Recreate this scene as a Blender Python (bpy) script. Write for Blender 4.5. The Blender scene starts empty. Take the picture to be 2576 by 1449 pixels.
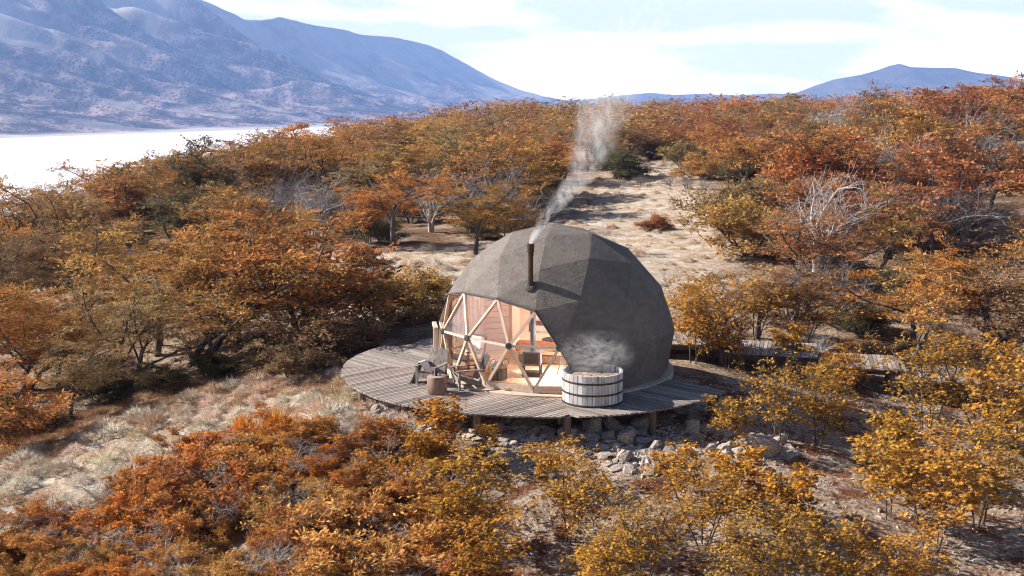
import bpy, bmesh, math, random
import numpy as np
from mathutils import Vector, Matrix, Quaternion

R_ = math.radians
SC = bpy.context.scene
COL = SC.collection
rng = np.random.default_rng(7)
random.seed(7)

# ------------------------------------------------------------------ camera
CAM = np.array([-1.26, -35.8, 8.48])
FPX = 2952.0                      # focal length in pixels of a 2576-wide picture
PITCH = math.atan((724.5 - 231.4) / FPX)
cd = bpy.data.cameras.new('camera')
cam = bpy.data.objects.new('camera', cd)
COL.objects.link(cam)
cam.location = CAM
cam.rotation_euler = (math.pi / 2 - PITCH, 0, 0)
cd.sensor_width = 36.0
cd.lens = 36.0 * FPX / 2576.0
cd.clip_start = 0.5
cd.clip_end = 60000
SC.camera = cam

# ------------------------------------------------------------------ sky, sun, exposure
SUN_EL, SUN_AZ = R_(31), R_(-102)           # azimuth seen from the dome: 0 = towards the camera, minus = left
TO_SUN = Vector((math.cos(SUN_EL) * math.sin(SUN_AZ), -math.cos(SUN_EL) * math.cos(SUN_AZ), math.sin(SUN_EL)))
SUN_STRENGTH, SKY_STRENGTH, EXPOSURE = 5.0, 0.05, 1.12
CLOUD = 1.12
world = bpy.data.worlds.new('World')
SC.world = world
world.use_nodes = True
wn, wl = world.node_tree.nodes, world.node_tree.links
wn.clear()


def N(nodes, typ, **kw):
    n = nodes.new(typ)
    for k, v in kw.items():
        setattr(n, k, v)
    return n


sky = N(wn, 'ShaderNodeTexSky', sky_type='NISHITA', sun_disc=False, sun_elevation=SUN_EL,
        sun_rotation=math.atan2(TO_SUN.x, TO_SUN.y), altitude=600, air_density=0.7, dust_density=0.3, ozone_density=1.0)
bg = N(wn, 'ShaderNodeBackground'); bg.inputs['Strength'].default_value = SKY_STRENGTH
wo = N(wn, 'ShaderNodeOutputWorld')
wl.new(sky.outputs[0], bg.inputs['Color'])
tc = N(wn, 'ShaderNodeTexCoord')
sep = N(wn, 'ShaderNodeSeparateXYZ'); wl.new(tc.outputs['Generated'], sep.inputs[0])
mp = N(wn, 'ShaderNodeMapping'); mp.inputs['Scale'].default_value = (3.2, 3.2, 17.0); mp.inputs['Location'].default_value = (1.35, 0.2, 0.1)
wl.new(tc.outputs['Generated'], mp.inputs[0])
cn = N(wn, 'ShaderNodeTexNoise'); cn.inputs['Scale'].default_value = 1.5; cn.inputs['Detail'].default_value = 6; cn.inputs['Roughness'].default_value = 0.5; cn.inputs['Distortion'].default_value = 0.35
wl.new(mp.outputs[0], cn.inputs['Vector'])
# clouds lie in a bank low over the land and thin out overhead
thr = N(wn, 'ShaderNodeMapRange'); thr.inputs['From Min'].default_value = 0.06; thr.inputs['From Max'].default_value = 0.14
thr.inputs['To Min'].default_value = 0.37; thr.inputs['To Max'].default_value = 0.70
wl.new(sep.outputs['Z'], thr.inputs[0])
sub = N(wn, 'ShaderNodeMath', operation='SUBTRACT'); wl.new(cn.outputs['Fac'], sub.inputs[0]); wl.new(thr.outputs[0], sub.inputs[1])
msk = N(wn, 'ShaderNodeMapRange', interpolation_type='SMOOTHSTEP'); msk.inputs['From Min'].default_value = -0.07; msk.inputs['From Max'].default_value = 0.26
wl.new(sub.outputs[0], msk.inputs[0])
bgc = N(wn, 'ShaderNodeBackground'); bgc.inputs['Color'].default_value = (1.0, 0.92, 0.80, 1); bgc.inputs['Strength'].default_value = CLOUD
veil = N(wn, 'ShaderNodeMapRange', interpolation_type='SMOOTHSTEP'); veil.inputs['From Min'].default_value = 0.065; veil.inputs['From Max'].default_value = 0.13
veil.inputs['To Min'].default_value = 0.42; veil.inputs['To Max'].default_value = 0.0
wl.new(sep.outputs['Z'], veil.inputs[0])
mxm = N(wn, 'ShaderNodeMath', operation='MAXIMUM'); wl.new(msk.outputs[0], mxm.inputs[0]); wl.new(veil.outputs[0], mxm.inputs[1])
mixw = N(wn, 'ShaderNodeMixShader')
wl.new(mxm.outputs[0], mixw.inputs[0]); wl.new(bg.outputs[0], mixw.inputs[1]); wl.new(bgc.outputs[0], mixw.inputs[2])
wl.new(mixw.outputs[0], wo.inputs['Surface'])

sl = bpy.data.lights.new('sun', 'SUN'); sl.energy = SUN_STRENGTH; sl.angle = R_(0.53); sl.color = (1.0, 0.945, 0.87)
so = bpy.data.objects.new('sun', sl); COL.objects.link(so)
so.rotation_euler = TO_SUN.to_track_quat('Z', 'Y').to_euler(); so.location = TO_SUN * 80

vs = SC.view_settings
vs.view_transform = 'Standard'; vs.look = 'None'; vs.gamma = 1.0; vs.use_curve_mapping = False; vs.exposure = EXPOSURE
SC.render.engine = 'CYCLES'
cy = SC.cycles
cy.use_denoising = True
cy.denoiser = 'OPENIMAGEDENOISE'
cy.denoising_input_passes = 'RGB_ALBEDO_NORMAL'
cy.max_bounces = 8; cy.diffuse_bounces = 3; cy.glossy_bounces = 3; cy.transmission_bounces = 6
cy.transparent_max_bounces = 16; cy.volume_bounces = 1
cy.caustics_reflective = False; cy.caustics_refractive = False
cy.use_adaptive_sampling = True; cy.adaptive_threshold = 0.012
cy.sample_clamp_indirect = 6
cy.pixel_filter_type = 'BLACKMAN_HARRIS'; cy.filter_width = 1.05


# ------------------------------------------------------------------ helpers
def ray(px, py):
    x, y = (px - 1288.0) / FPX, (724.5 - py) / FPX
    d = np.array([x, math.cos(PITCH) + y * math.sin(PITCH), -math.sin(PITCH) + y * math.cos(PITCH)])
    return d


def plane_pt(px, py, z=0.0):
    d = ray(px, py)
    return CAM + d * (z - CAM[2]) / d[2]


def project(P):
    d = np.atleast_2d(P) - CAM
    fw = np.array([0, math.cos(PITCH), -math.sin(PITCH)]); u = np.array([0, math.sin(PITCH), math.cos(PITCH)])
    z = d @ fw
    return 1288 + FPX * d[:, 0] / z, 724.5 - FPX * (d @ u) / z


def _h(ix, iy, s):
    n = (ix * 374761393 + iy * 668265263 + s * 982451653) & 0x7fffffff
    n = ((n ^ (n >> 13)) * 1274126177) & 0x7fffffff
    return ((n ^ (n >> 16)) & 0xffff) / 65535.0


def vnoise(x, y, s=0):
    ix, iy = np.floor(x).astype(np.int64), np.floor(y).astype(np.int64)
    fx, fy = x - ix, y - iy
    fx, fy = fx * fx * fx * (fx * (fx * 6 - 15) + 10), fy * fy * fy * (fy * (fy * 6 - 15) + 10)
    a, b, c, d = _h(ix, iy, s), _h(ix + 1, iy, s), _h(ix, iy + 1, s), _h(ix + 1, iy + 1, s)
    return (a * (1 - fx) + b * fx) * (1 - fy) + (c * (1 - fx) + d * fx) * fy


def fbm(x, y, o=4, s=0, g=0.5):
    v, a, t = 0, 1.0, 0
    for k in range(o):
        v = v + a * (vnoise(x * 2 ** k + 17.3 * k, y * 2 ** k - 9.1 * k, s + k) - 0.5); t += a; a *= g
    return v / t


def ss(e0, e1, x):
    t = np.clip((x - e0) / (e1 - e0), 0, 1)
    return t * t * (3 - 2 * t)


def mesh_np(name, V, faces, mats=(), smooth=False, attrs=None, matidx=None):
    """faces: list of (n,k) index arrays"""
    me = bpy.data.meshes.new(name)
    V = np.asarray(V, np.float32)
    faces = [np.asarray(f, np.int32) for f in faces if len(f)]
    me.vertices.add(len(V)); me.vertices.foreach_set('co', V.ravel())
    nl = sum(f.size for f in faces); npoly = sum(len(f) for f in faces)
    me.loops.add(nl); me.loops.foreach_set('vertex_index', np.concatenate([f.ravel() for f in faces]))
    tot = np.concatenate([np.full(len(f), f.shape[1], np.int32) for f in faces])
    st = np.concatenate([[0], np.cumsum(tot)[:-1]]).astype(np.int32)
    me.polygons.add(npoly); me.polygons.foreach_set('loop_start', st)
    try:
        me.polygons.foreach_set('loop_total', tot)
    except Exception:
        pass
    me.polygons.foreach_set('use_smooth', np.full(npoly, smooth))
    if matidx is not None:
        me.polygons.foreach_set('material_index', np.asarray(matidx, np.int32))
    for m in mats:
        me.materials.append(m)
    me.update(calc_edges=True)
    for k, v in (attrs or {}).items():
        v = np.asarray(v, np.float32)
        if v.ndim == 1:
            me.attributes.new(k, 'FLOAT', 'POINT').data.foreach_set('value', v)
        else:
            me.attributes.new(k, 'FLOAT_COLOR', 'POINT').data.foreach_set('color', v.ravel())
    return me


def link(name, me, parent=None, loc=None, **props):
    o = bpy.data.objects.new(name, me)
    COL.objects.link(o)
    if parent is not None:
        o.parent = parent
    if loc is not None:
        o.location = loc
    for k, v in props.items():
        o[k] = v
    return o


def thing(name, label, cat, loc=(0, 0, 0), rotz=0.0, group=None, scale=1.0):
    o = bpy.data.objects.new(name, None)
    COL.objects.link(o)
    o.empty_display_size = 0.2
    o.location = loc; o.rotation_euler = (0, 0, rotz); o.scale = (scale,) * 3
    o['label'] = label; o['category'] = cat
    if group:
        o['group'] = group
    return o


class MB:
    """collects simple solids into one mesh"""

    def __init__(s):
        s.V, s.F = [], []

    def add(s, verts, faces):
        b = len(s.V)
        s.V += [tuple(map(float, v)) for v in verts]
        s.F += [tuple(b + i for i in f) for f in faces]
        return s

    def box(s, c, size, M=None):
        hx, hy, hz = size[0] / 2, size[1] / 2, size[2] / 2
        vs_ = [Vector((x, y, z)) for x in (-hx, hx) for y in (-hy, hy) for z in (-hz, hz)]
        if M is not None:
            vs_ = [M @ v for v in vs_]
        c = Vector(c)
        return s.add([v + c for v in vs_], [(0, 1, 3, 2), (4, 6, 7, 5), (0, 4, 5, 1), (2, 3, 7, 6), (0, 2, 6, 4), (1, 5, 7, 3)])

    def beam(s, a, b, w, h, up=(0, 0, 1)):
        a, b = Vector(a), Vector(b)
        d = (b - a); L = d.length; d.normalize()
        side = d.cross(Vector(up))
        if side.length < 1e-4:
            side = d.cross(Vector((1, 0, 0)))
        side.normalize(); u = side.cross(d)
        M = Matrix((side, d, u)).transposed()
        return s.box((a + b) / 2, (w, L, h), M)

    def tube(s, pts, rad, n=8, cap=True):
        pts = [Vector(p) for p in pts]
        if not hasattr(rad, '__len__'):
            rad = [rad] * len(pts)
        base = len(s.V)
        ref = None
        for i, p in enumerate(pts):
            t = (pts[min(i + 1, len(pts) - 1)] - pts[max(i - 1, 0)]).normalized()
            if ref is None:
                ref = t.cross(Vector((0.31, 0.87, 0.4)));
                if ref.length < 0.1: ref = t.cross(Vector((1, 0, 0)))
            ref = (ref - t * ref.dot(t)).normalized()
            b = t.cross(ref)
            for k in range(n):
                a = 2 * math.pi * k / n
                q = p + (ref * math.cos(a) + b * math.sin(a)) * rad[i]
                s.V.append((q.x, q.y, q.z))
        for i in range(len(pts) - 1):
            for k in range(n):
                a0, a1 = base + i * n + k, base + i * n + (k + 1) % n
                s.F.append((a0, a1, a1 + n, a0 + n))
        if cap:
            s.F.append(tuple(base + k for k in range(n))[::-1])
            s.F.append(tuple(base + (len(pts) - 1) * n + k for k in range(n)))
        return s

    def lathe(s, prof, n=24, c=(0, 0, 0), closed=False, caps=True):
        base = len(s.V)
        for (r, z) in prof:
            for k in range(n):
                a = 2 * math.pi * k / n
                s.V.append((c[0] + r * math.cos(a), c[1] + r * math.sin(a), c[2] + z))
        m = len(prof)
        for i in range(m if closed else m - 1):
            j = (i + 1) % m
            for k in range(n):
                k2 = (k + 1) % n
                s.F.append((base + i * n + k, base + i * n + k2, base + j * n + k2, base + j * n + k))
        if not closed and caps:
            if prof[0][0] > 1e-5: s.F.append(tuple(base + k for k in range(n))[::-1])
            if prof[-1][0] > 1e-5: s.F.append(tuple(base + (m - 1) * n + k for k in range(n)))
        return s

    def prism(s, poly, z0, z1):
        n = len(poly)
        vs_ = [(p[0], p[1], z0) for p in poly] + [(p[0], p[1], z1) for p in poly]
        fs = [tuple(range(n))[::-1], tuple(range(n, 2 * n))] + [(i, (i + 1) % n, n + (i + 1) % n, n + i) for i in range(n)]
        return s.add(vs_, fs)

    def build(s, name, mat, parent=None, loc=None, smooth=False, bevel=0.0, **props):
        me = bpy.data.meshes.new(name)
        me.from_pydata(s.V, [], s.F)
        me.materials.append(mat)
        if smooth:
            me.polygons.foreach_set('use_smooth', [True] * len(me.polygons))
        me.update()
        o = link(name, me, parent, loc, **props)
        if bevel:
            b = o.modifiers.new('bevel', 'BEVEL'); b.width = bevel; b.segments = 2; b.limit_method = 'ANGLE'; b.angle_limit = R_(50)
        return o


# ------------------------------------------------------------------ materials
def new_mat(name):
    m = bpy.data.materials.new(name); m.use_nodes = True
    nt = m.node_tree; nt.nodes.clear()
    out = nt.nodes.new('ShaderNodeOutputMaterial')
    return m, nt.nodes, nt.links, out


def ramp(nodes, stops, interp='LINEAR'):
    r = nodes.new('ShaderNodeValToRGB'); r.color_ramp.interpolation = interp
    el = r.color_ramp.elements
    while len(el) < len(stops): el.new(0.5)
    for e, (p, c) in zip(el, stops):
        e.position = p
        e.color = (c[0], c[1], c[2], 1) if hasattr(c, '__len__') else (c, c, c, 1)
    return r


def mat_noise(name, stops, scale=5.0, stretch=(1, 1, 1), rough=0.8, bump=0.2, bscale=None, rand=0.25, detail=5, metallic=0.0, coord='Object', spec=0.3, rnd_scale=True):
    m, n, l, out = new_mat(name)
    tc = n.new('ShaderNodeTexCoord'); mp = n.new('ShaderNodeMapping'); mp.inputs['Scale'].default_value = stretch
    l.new(tc.outputs[coord], mp.inputs[0])
    oi = n.new('ShaderNodeObjectInfo')
    add = n.new('ShaderNodeVectorMath'); add.operation = 'ADD'
    mulv = n.new('ShaderNodeVectorMath'); mulv.operation = 'SCALE'; mulv.inputs['Scale'].default_value = 37.0
    cmb = n.new('ShaderNodeCombineXYZ'); l.new(oi.outputs['Random'], cmb.inputs[0]); l.new(oi.outputs['Random'], cmb.inputs[2])
    l.new(cmb.outputs[0], mulv.inputs[0]); l.new(mp.outputs[0], add.inputs[0]); l.new(mulv.outputs[0], add.inputs[1])
    no = n.new('ShaderNodeTexNoise'); no.inputs['Scale'].default_value = scale; no.inputs['Detail'].default_value = detail; no.inputs['Roughness'].default_value = 0.6
    l.new(add.outputs[0], no.inputs['Vector'])
    r = ramp(n, stops); l.new(no.outputs['Fac'], r.inputs[0])
    col = r.outputs[0]
    if rand:
        mr = n.new('ShaderNodeMapRange'); mr.inputs['To Min'].default_value = 1 - rand; mr.inputs['To Max'].default_value = 1 + rand
        l.new(oi.outputs['Random'], mr.inputs[0])
        mx = n.new('ShaderNodeVectorMath'); mx.operation = 'SCALE'
        l.new(col, mx.inputs[0]); l.new(mr.outputs[0], mx.inputs['Scale']); col = mx.outputs[0]
    p = n.new('ShaderNodeBsdfPrincipled'); p.inputs['Roughness'].default_value = rough; p.inputs['Metallic'].default_value = metallic
    p.inputs['Specular IOR Level'].default_value = spec
    l.new(col, p.inputs['Base Color'])
    if bump:
        nb = no
        if bscale:
            nb = n.new('ShaderNodeTexNoise'); nb.inputs['Scale'].default_value = bscale; nb.inputs['Detail'].default_value = 6; l.new(add.outputs[0], nb.inputs['Vector'])
        b = n.new('ShaderNodeBump'); b.inputs['Strength'].default_value = bump; b.inputs['Distance'].default_value = 0.03
        l.new(nb.outputs['Fac'], b.inputs['Height']); l.new(b.outputs[0], p.inputs['Normal'])
    l.new(p.outputs[0], out.inputs['Surface'])
    return m


def mat_leaf(name, transl=0.26, use_attr=False, dark=0.5, light=1.35, olive=True):
    m, n, l, out = new_mat(name)
    if use_attr:
        a = n.new('ShaderNodeAttribute'); a.attribute_name = 'leafcol'; base = a.outputs['Color']
    else:
        oi = n.new('ShaderNodeObjectInfo'); base = oi.outputs['Color']
    t = n.new('ShaderNodeAttribute'); t.attribute_name = 'tint'
    mr = n.new('ShaderNodeMapRange'); mr.inputs['To Min'].default_value = dark; mr.inputs['To Max'].default_value = light
    l.new(t.outputs['Fac'], mr.inputs[0])
    sc = n.new('ShaderNodeVectorMath'); sc.operation = 'SCALE'; l.new(base, sc.inputs[0]); l.new(mr.outputs[0], sc.inputs['Scale'])
    # hue drift between leaves
    h = n.new('ShaderNodeHueSaturation')
    mh = n.new('ShaderNodeMapRange'); mh.inputs['To Min'].default_value = 0.488; mh.inputs['To Max'].default_value = 0.512
    wn_ = n.new('ShaderNodeTexWhiteNoise'); wn_.noise_dimensions = '1D'; l.new(t.outputs['Fac'], wn_.inputs['W'])
    l.new(wn_.outputs['Value'], mh.inputs[0]); l.new(mh.outputs[0], h.inputs['Hue'])
    if olive:      # some twigs have not turned yet
        ro = ramp(n, [(0.10, 0.85), (0.26, 0.0)]); l.new(t.outputs['Fac'], ro.inputs[0])
        xo = n.new('ShaderNodeMix'); xo.data_type = 'RGBA'; l.new(ro.outputs[0], xo.inputs[0]); l.new(sc.outputs[0], xo.inputs[6]); xo.inputs[7].default_value = (.085, .08, .03, 1)
        l.new(xo.outputs[2], h.inputs['Color'])
    else:
        l.new(sc.outputs[0], h.inputs['Color'])
    d = n.new('ShaderNodeBsdfDiffuse'); tr = n.new('ShaderNodeBsdfTranslucent'); mx = n.new('ShaderNodeMixShader'); mx.inputs[0].default_value = transl
    l.new(h.outputs[0], d.inputs[0]); l.new(h.outputs[0], tr.inputs[0])
    l.new(d.outputs[0], mx.inputs[1]); l.new(tr.outputs[0], mx.inputs[2])
    l.new(mx.outputs[0], out.inputs['Surface'])
    return m


M_BARK = mat_noise('bark', [(0.3, (0.045, 0.036, 0.032)), (0.7, (0.15, 0.128, 0.115))], 9, (1, 1, 0.3), 0.9, 0.4, rand=0.3)
M_MBARK = mat_noise('maple_bark', [(0.3, (0.07, 0.052, 0.04)), (0.7, (0.17, 0.135, 0.11))], 12, (1, 1, 0.3), 0.9, 0.3, rand=0.25)
M_DEAD = mat_noise('dead_wood', [(0.3, (0.24, 0.215, 0.20)), (0.7, (0.47, 0.44, 0.42))], 9, (1, 1, 0.3), 0.9, 0.3, rand=0.2)
M_TWIG = mat_noise('twigs', [(0.3, (0.17, 0.14, 0.135)), (0.7, (0.33, 0.29, 0.29))], 9, (1, 1, 0.3), 0.9, 0.2, rand=0.25)
M_LEAF = mat_leaf('beech_leaf')
M_LEAFF = mat_leaf('far_leaf', use_attr=True)
M_MAPLE = mat_leaf('maple_leaf', transl=0.2, dark=0.5, light=1.45, olive=False)
M_GRASS = mat_leaf('dry_grass', transl=0.2, use_attr=True, dark=0.7, light=1.25, olive=False)
M_TUFT = mat_leaf('tuft', transl=0.2, dark=0.7, light=1.25, olive=False)
M_ROCK = mat_noise('rock', [(0.32, (0.19, 0.145, 0.115)), (0.5, (0.38, 0.315, 0.27)), (0.72, (0.56, 0.49, 0.44))], 4.5, (1, 1, 2.5), 0.9, 0.5, 16, 0.3)
M_DECK = mat_noise('deck_plank', [(0.3, (0.15, 0.115, 0.093)), (0.55, (0.335, 0.28, 0.245)), (0.75, (0.46, 0.40, 0.36))], 7, (14, 0.6, 1), 0.8, 0.15, rand=0.36)
M_POST = mat_noise('post_wood', [(0.3, (0.13, 0.085, 0.06)), (0.7, (0.26, 0.18, 0.135))], 5, (1, 1, 0.15), 0.85, 0.3)
M_BEAM = mat_noise('under_beam', [(0.3, (0.08, 0.06, 0.05)), (0.7, (0.15, 0.12, 0.1))], 5, (1, 1, 1), 0.9, 0.2)
M_PINE = mat_noise('pale_pine', [(0.3, (0.50, 0.38, 0.28)), (0.7, (0.66, 0.53, 0.42))], 6, (1, 1, 0.15), 0.6, 0.1, rand=0.12)
M_FLOOR = mat_noise('floor_wood', [(0.3, (0.52, 0.37, 0.25)), (0.7, (0.68, 0.51, 0.37))], 4, (0.3, 6, 1), 0.45, 0.05, rand=0.1)
M_LINER = mat_noise('liner', [(0.3, (0.78, 0.61, 0.53)), (0.7, (0.84, 0.68, 0.60))], 1.5, (1, 1, 1), 0.9, 0.05, rand=0)
M_HUB = mat_noise('hub_metal', [(0.3, (0.02, 0.022, 0.026)), (0.7, (0.045, 0.047, 0.05))], 9, rough=0.5, bump=0.05, metallic=0.4, rand=0.1)
M_PIPE = mat_noise('pipe_metal', [(0.3, (0.05, 0.032, 0.02)), (0.7, (0.12, 0.075, 0.045))], 6, (1, 1, 0.2), 0.45, 0.1, metallic=0.75, rand=0)
M_TRIM = mat_noise('trim', [(0.3, (0.045, 0.042, 0.04)), (0.7, (0.08, 0.075, 0.07))], 6, rough=0.7, bump=0.1, rand=0)
M_STAVE = mat_noise('tub_stave', [(0.28, (0.16, 0.14, 0.13)), (0.45, (0.47, 0.445, 0.43)), (0.75, (0.70, 0.68, 0.665))], 3.0, (2.5, 2.5, 0.5), 0.8, 0.15, rand=0.33)
M_HOOP = mat_noise('tub_hoop', [(0.3, (0.05, 0.038, 0.032)), (0.7, (0.10, 0.075, 0.062))], 7, rough=0.5, bump=0.1, metallic=0.5, rand=0.1)
M_CHAIR = mat_noise('chair_wood', [(0.3, (0.11, 0.09, 0.077)), (0.55, (0.25, 0.21, 0.185)), (0.75, (0.38, 0.33, 0.30))], 5, (5, 5, 0.8), 0.85, 0.25, rand=0.25)
M_LOG = mat_noise('log_wood', [(0.3, (0.17, 0.10, 0.07)), (0.7, (0.32, 0.21, 0.155))], 3, (3, 3, 0.6), 0.8, 0.25, rand=0)
M_LOGTOP = mat_noise('log_top', [(0.3, (0.30, 0.22, 0.17)), (0.7, (0.46, 0.36, 0.29))], 9, (1, 1, 1), 0.8, 0.1, rand=0)
M_CLOTH = mat_noise('pale_cloth', [(0.3, (0.62, 0.60, 0.60)), (0.7, (0.78, 0.77, 0.78))], 12, rough=0.95, bump=0.3, rand=0.05)
M_GREYCLOTH = mat_noise('grey_cloth', [(0.3, (0.16, 0.145, 0.135)), (0.7, (0.26, 0.24, 0.225))], 14, rough=0.95, bump=0.3, rand=0)
M_CREAM = mat_noise('cream_cloth', [(0.3, (0.72, 0.62, 0.48)), (0.7, (0.84, 0.76, 0.62))], 8, rough=0.95, bump=0.2, rand=0.05)
M_FUR = mat_noise('orange_fur', [(0.3, (0.30, 0.12, 0.045)), (0.7, (0.55, 0.27, 0.12))], 22, rough=0.95, bump=0.8, rand=0)
M_DARK = mat_noise('dark_iron', [(0.3, (0.014, 0.014, 0.016)), (0.7, (0.03, 0.03, 0.033))], 8, rough=0.55, bump=0.05, metallic=0.3, rand=0)
M_SLATE = mat_noise('slate_pipe', [(0.3, (0.075, 0.09, 0.12)), (0.7, (0.12, 0.14, 0.175))], 3, rough=0.5, bump=0.03, metallic=0.2, rand=0)
M_WICKER = mat_noise('wicker', [(0.3, (0.035, 0.022, 0.014)), (0.7, (0.12, 0.08, 0.05))], 26, (1, 1, 2), 0.9, 0.8, rand=0)
M_STRAW = mat_noise('straw', [(0.3, (0.32, 0.22, 0.12)), (0.7, (0.55, 0.42, 0.26))], 26, (1, 1, 1), 0.9, 0.8, rand=0)
M_AMBER = mat_noise('amber_glass', [(0.3, (0.42, 0.22, 0.04)), (0.7, (0.52, 0.30, 0.07))], 3, rough=0.15, bump=0, rand=0, spec=0.5)
M_WALLW = mat_noise('white_board', [(0.3, (0.72, 0.63, 0.57)), (0.7, (0.80, 0.72, 0.67))], 6, (0.4, 0.4, 5), 0.7, 0.1, rand=0.05)
M_TABLE = mat_noise('side_table', [(0.3, (0.20, 0.11, 0.08)), (0.7, (0.30, 0.18, 0.13))], 5, rough=0.6, bump=0.1, rand=0)


def glass_mat(name, tint=(1, 1, 1), refl=0.11, rough=0.02):
    m, n, l, out = new_mat(name)
    t = n.new('ShaderNodeBsdfTransparent'); t.inputs[0].default_value = (*tint, 1)
    g = n.new('ShaderNodeBsdfGlossy'); g.inputs['Roughness'].default_value = rough; g.inputs[0].default_value = (1, 1, 1, 1)
    lw = n.new('ShaderNodeFresnel'); lw.inputs['IOR'].default_value = 1.5
    mr = n.new('ShaderNodeMath'); mr.operation = 'MULTIPLY_ADD'; mr.inputs[1].default_value = 0.9; mr.inputs[2].default_value = refl - 0.04
    l.new(lw.outputs[0], mr.inputs[0])
    mx = n.new('ShaderNodeMixShader'); l.new(mr.outputs[0], mx.inputs[0]); l.new(t.outputs[0], mx.inputs[1]); l.new(g.outputs[0], mx.inputs[2])
    l.new(mx.outputs[0], out.inputs['Surface'])
    return m


M_GLASS = glass_mat('window_glass', (0.97, 0.95, 0.95), 0.12)
M_CUP = glass_mat('cup_glass', (0.9, 0.88, 0.86), 0.2)


M_SHADE, n, l, out = new_mat('lamp_shade')
d = n.new('ShaderNodeBsdfDiffuse'); d.inputs[0].default_value = (.85, .8, .74, 1); tr = n.new('ShaderNodeBsdfTranslucent'); tr.inputs[0].default_value = (.85, .76, .66, 1); mx = n.new('ShaderNodeMixShader'); mx.inputs[0].default_value = .55
l.new(d.outputs[0], mx.inputs[1]); l.new(tr.outputs[0], mx.inputs[2]); l.new(mx.outputs[0], out.inputs['Surface'])


def canvas_mat():
    m, n, l, out = new_mat('dome_canvas')
    tc = n.new('ShaderNodeTexCoord'); oi = n.new('ShaderNodeObjectInfo')
    mp = n.new('ShaderNodeMapping'); mp.inputs['Scale'].default_value = (1, 1, 1.9); l.new(tc.outputs['Object'], mp.inputs[0])
    n1 = n.new('ShaderNodeTexNoise'); n1.inputs['Scale'].default_value = 3.2; n1.inputs['Detail'].default_value = 5; n1.inputs['Distortion'].default_value = 0.8; l.new(mp.outputs[0], n1.inputs['Vector'])
    n2 = n.new('ShaderNodeTexNoise'); n2.inputs['Scale'].default_value = 14; n2.inputs['Detail'].default_value = 4; n2.inputs['Distortion'].default_value = 1.2; l.new(mp.outputs[0], n2.inputs['Vector'])
    r = ramp(n, [(0.3, (0.165, 0.14, 0.12)), (0.7, (0.232, 0.198, 0.172))]); l.new(n1.outputs['Fac'], r.inputs[0])
    mr = n.new('ShaderNodeMapRange'); mr.inputs['To Min'].default_value = 0.88; mr.inputs['To Max'].default_value = 1.12; l.new(oi.outputs['Random'], mr.inputs[0])
    sc = n.new('ShaderNodeVectorMath'); sc.operation = 'SCALE'; l.new(r.outputs[0], sc.inputs[0]); l.new(mr.outputs[0], sc.inputs['Scale'])
    p = n.new('ShaderNodeBsdfPrincipled'); p.inputs['Roughness'].default_value = 0.85; p.inputs['Specular IOR Level'].default_value = 0.25
    l.new(sc.outputs[0], p.inputs['Base Color'])
    rr = ramp(n, [(0.36, 0.0), (0.5, 1.0)]); l.new(n2.outputs['Fac'], rr.inputs[0])
    ad = n.new('ShaderNodeMath'); ad.operation = 'MULTIPLY_ADD'; ad.inputs[1].default_value = 0.8; l.new(rr.outputs[0], ad.inputs[0]); l.new(n1.outputs['Fac'], ad.inputs[2])
    b = n.new('ShaderNodeBump'); b.inputs['Strength'].default_value = 0.6; b.inputs['Distance'].default_value = 0.055
    l.new(ad.outputs[0], b.inputs['Height']); l.new(b.outputs[0], p.inputs['Normal'])
    l.new(p.outputs[0], out.inputs['Surface'])
    return m


M_CANVAS = canvas_mat()

# ------------------------------------------------------------------ terrain
CTRL = np.array([
    (0, 0, -.55), (-3, 3, -.5), (4, 3, -.55), (-5.6, -2.9, -.50), (-4.2, -4.6, -.50), (-2.2, -5.5, -.62), (0.2, -5.5, -.68), (2.5, -5.3, -.70), (4.8, -3.2, -.8),
    (0, -9, -1.35), (0, -12.5, -2.0), (5, -9, -1.45), (8, -12, -2.1), (16, -12, -2.4), (-6, -8, -1.45), (-8, -12, -2.2), (-13, -12, -2.8), (0, -20, -3.4), (-15, -20, -4.2), (15, -20, -3.6),
    (-14.8, -5.8, -2.1), (-10.7, -1.8, -1.2), (-8.6, .9, -.85), (-17, 2, -2.3), (-20, 15, -1.8), (-13, 10, -1.1), (-8, 8, -.6), (-27, 28, -2.2),
    (0, 9, -.3), (0, 22, .1), (3, 40, .4), (6, 62, .9), (8, 80, 1.3), (-12, 32, -.1), (-16, 62, .2), (-10, 95, .7),
    (7, 4, -1.0), (10, -1, -1.5), (10, -6, -1.75), (15, 3, -1.9), (16, 10, -1.0), (20, 20, .3), (20, -4, -2.3), (28, 4, -2.2), (30, 22, 1.2), (28, 40, 3.0), (42, 42, 4.4), (20, 60, 2.0),
    (-36, 0, -4.2), (-34, 40, -2.8), (-32, 62, -2.2), (-30, 100, -.6), (-20, 145, 1.2), (0, 195, 3.2), (35, 205, 3.4), (70, 195, 3.8), (60, 100, 4.2), (30, 120, 2.8), (70, 30, 5), (50, 0, -1), (60, -40, -4), (-40, -40, -6), (0, -60, -6)], float)


def _tps(r2):
    return np.where(r2 > 1e-9, 0.5 * r2 * np.log(np.maximum(r2, 1e-9)), 0)


_S = 0.05
_c = CTRL[:, :2] * _S
_K = _tps(((_c[:, None] - _c[None]) ** 2).sum(-1)) + np.eye(len(_c)) * 0.004
_P = np.c_[np.ones(len(_c)), _c]
_A = np.block([[_K, _P], [_P.T, np.zeros((3, 3))]])
_W = np.linalg.solve(_A, np.r_[CTRL[:, 2], 0, 0, 0])
CREST = np.array([(-60, -200), (-40, 0), (-35, 40), (-33, 62), (-31, 102), (-20, 147), (0, 197), (35, 207), (90, 203), (900, 190)], float)


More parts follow.
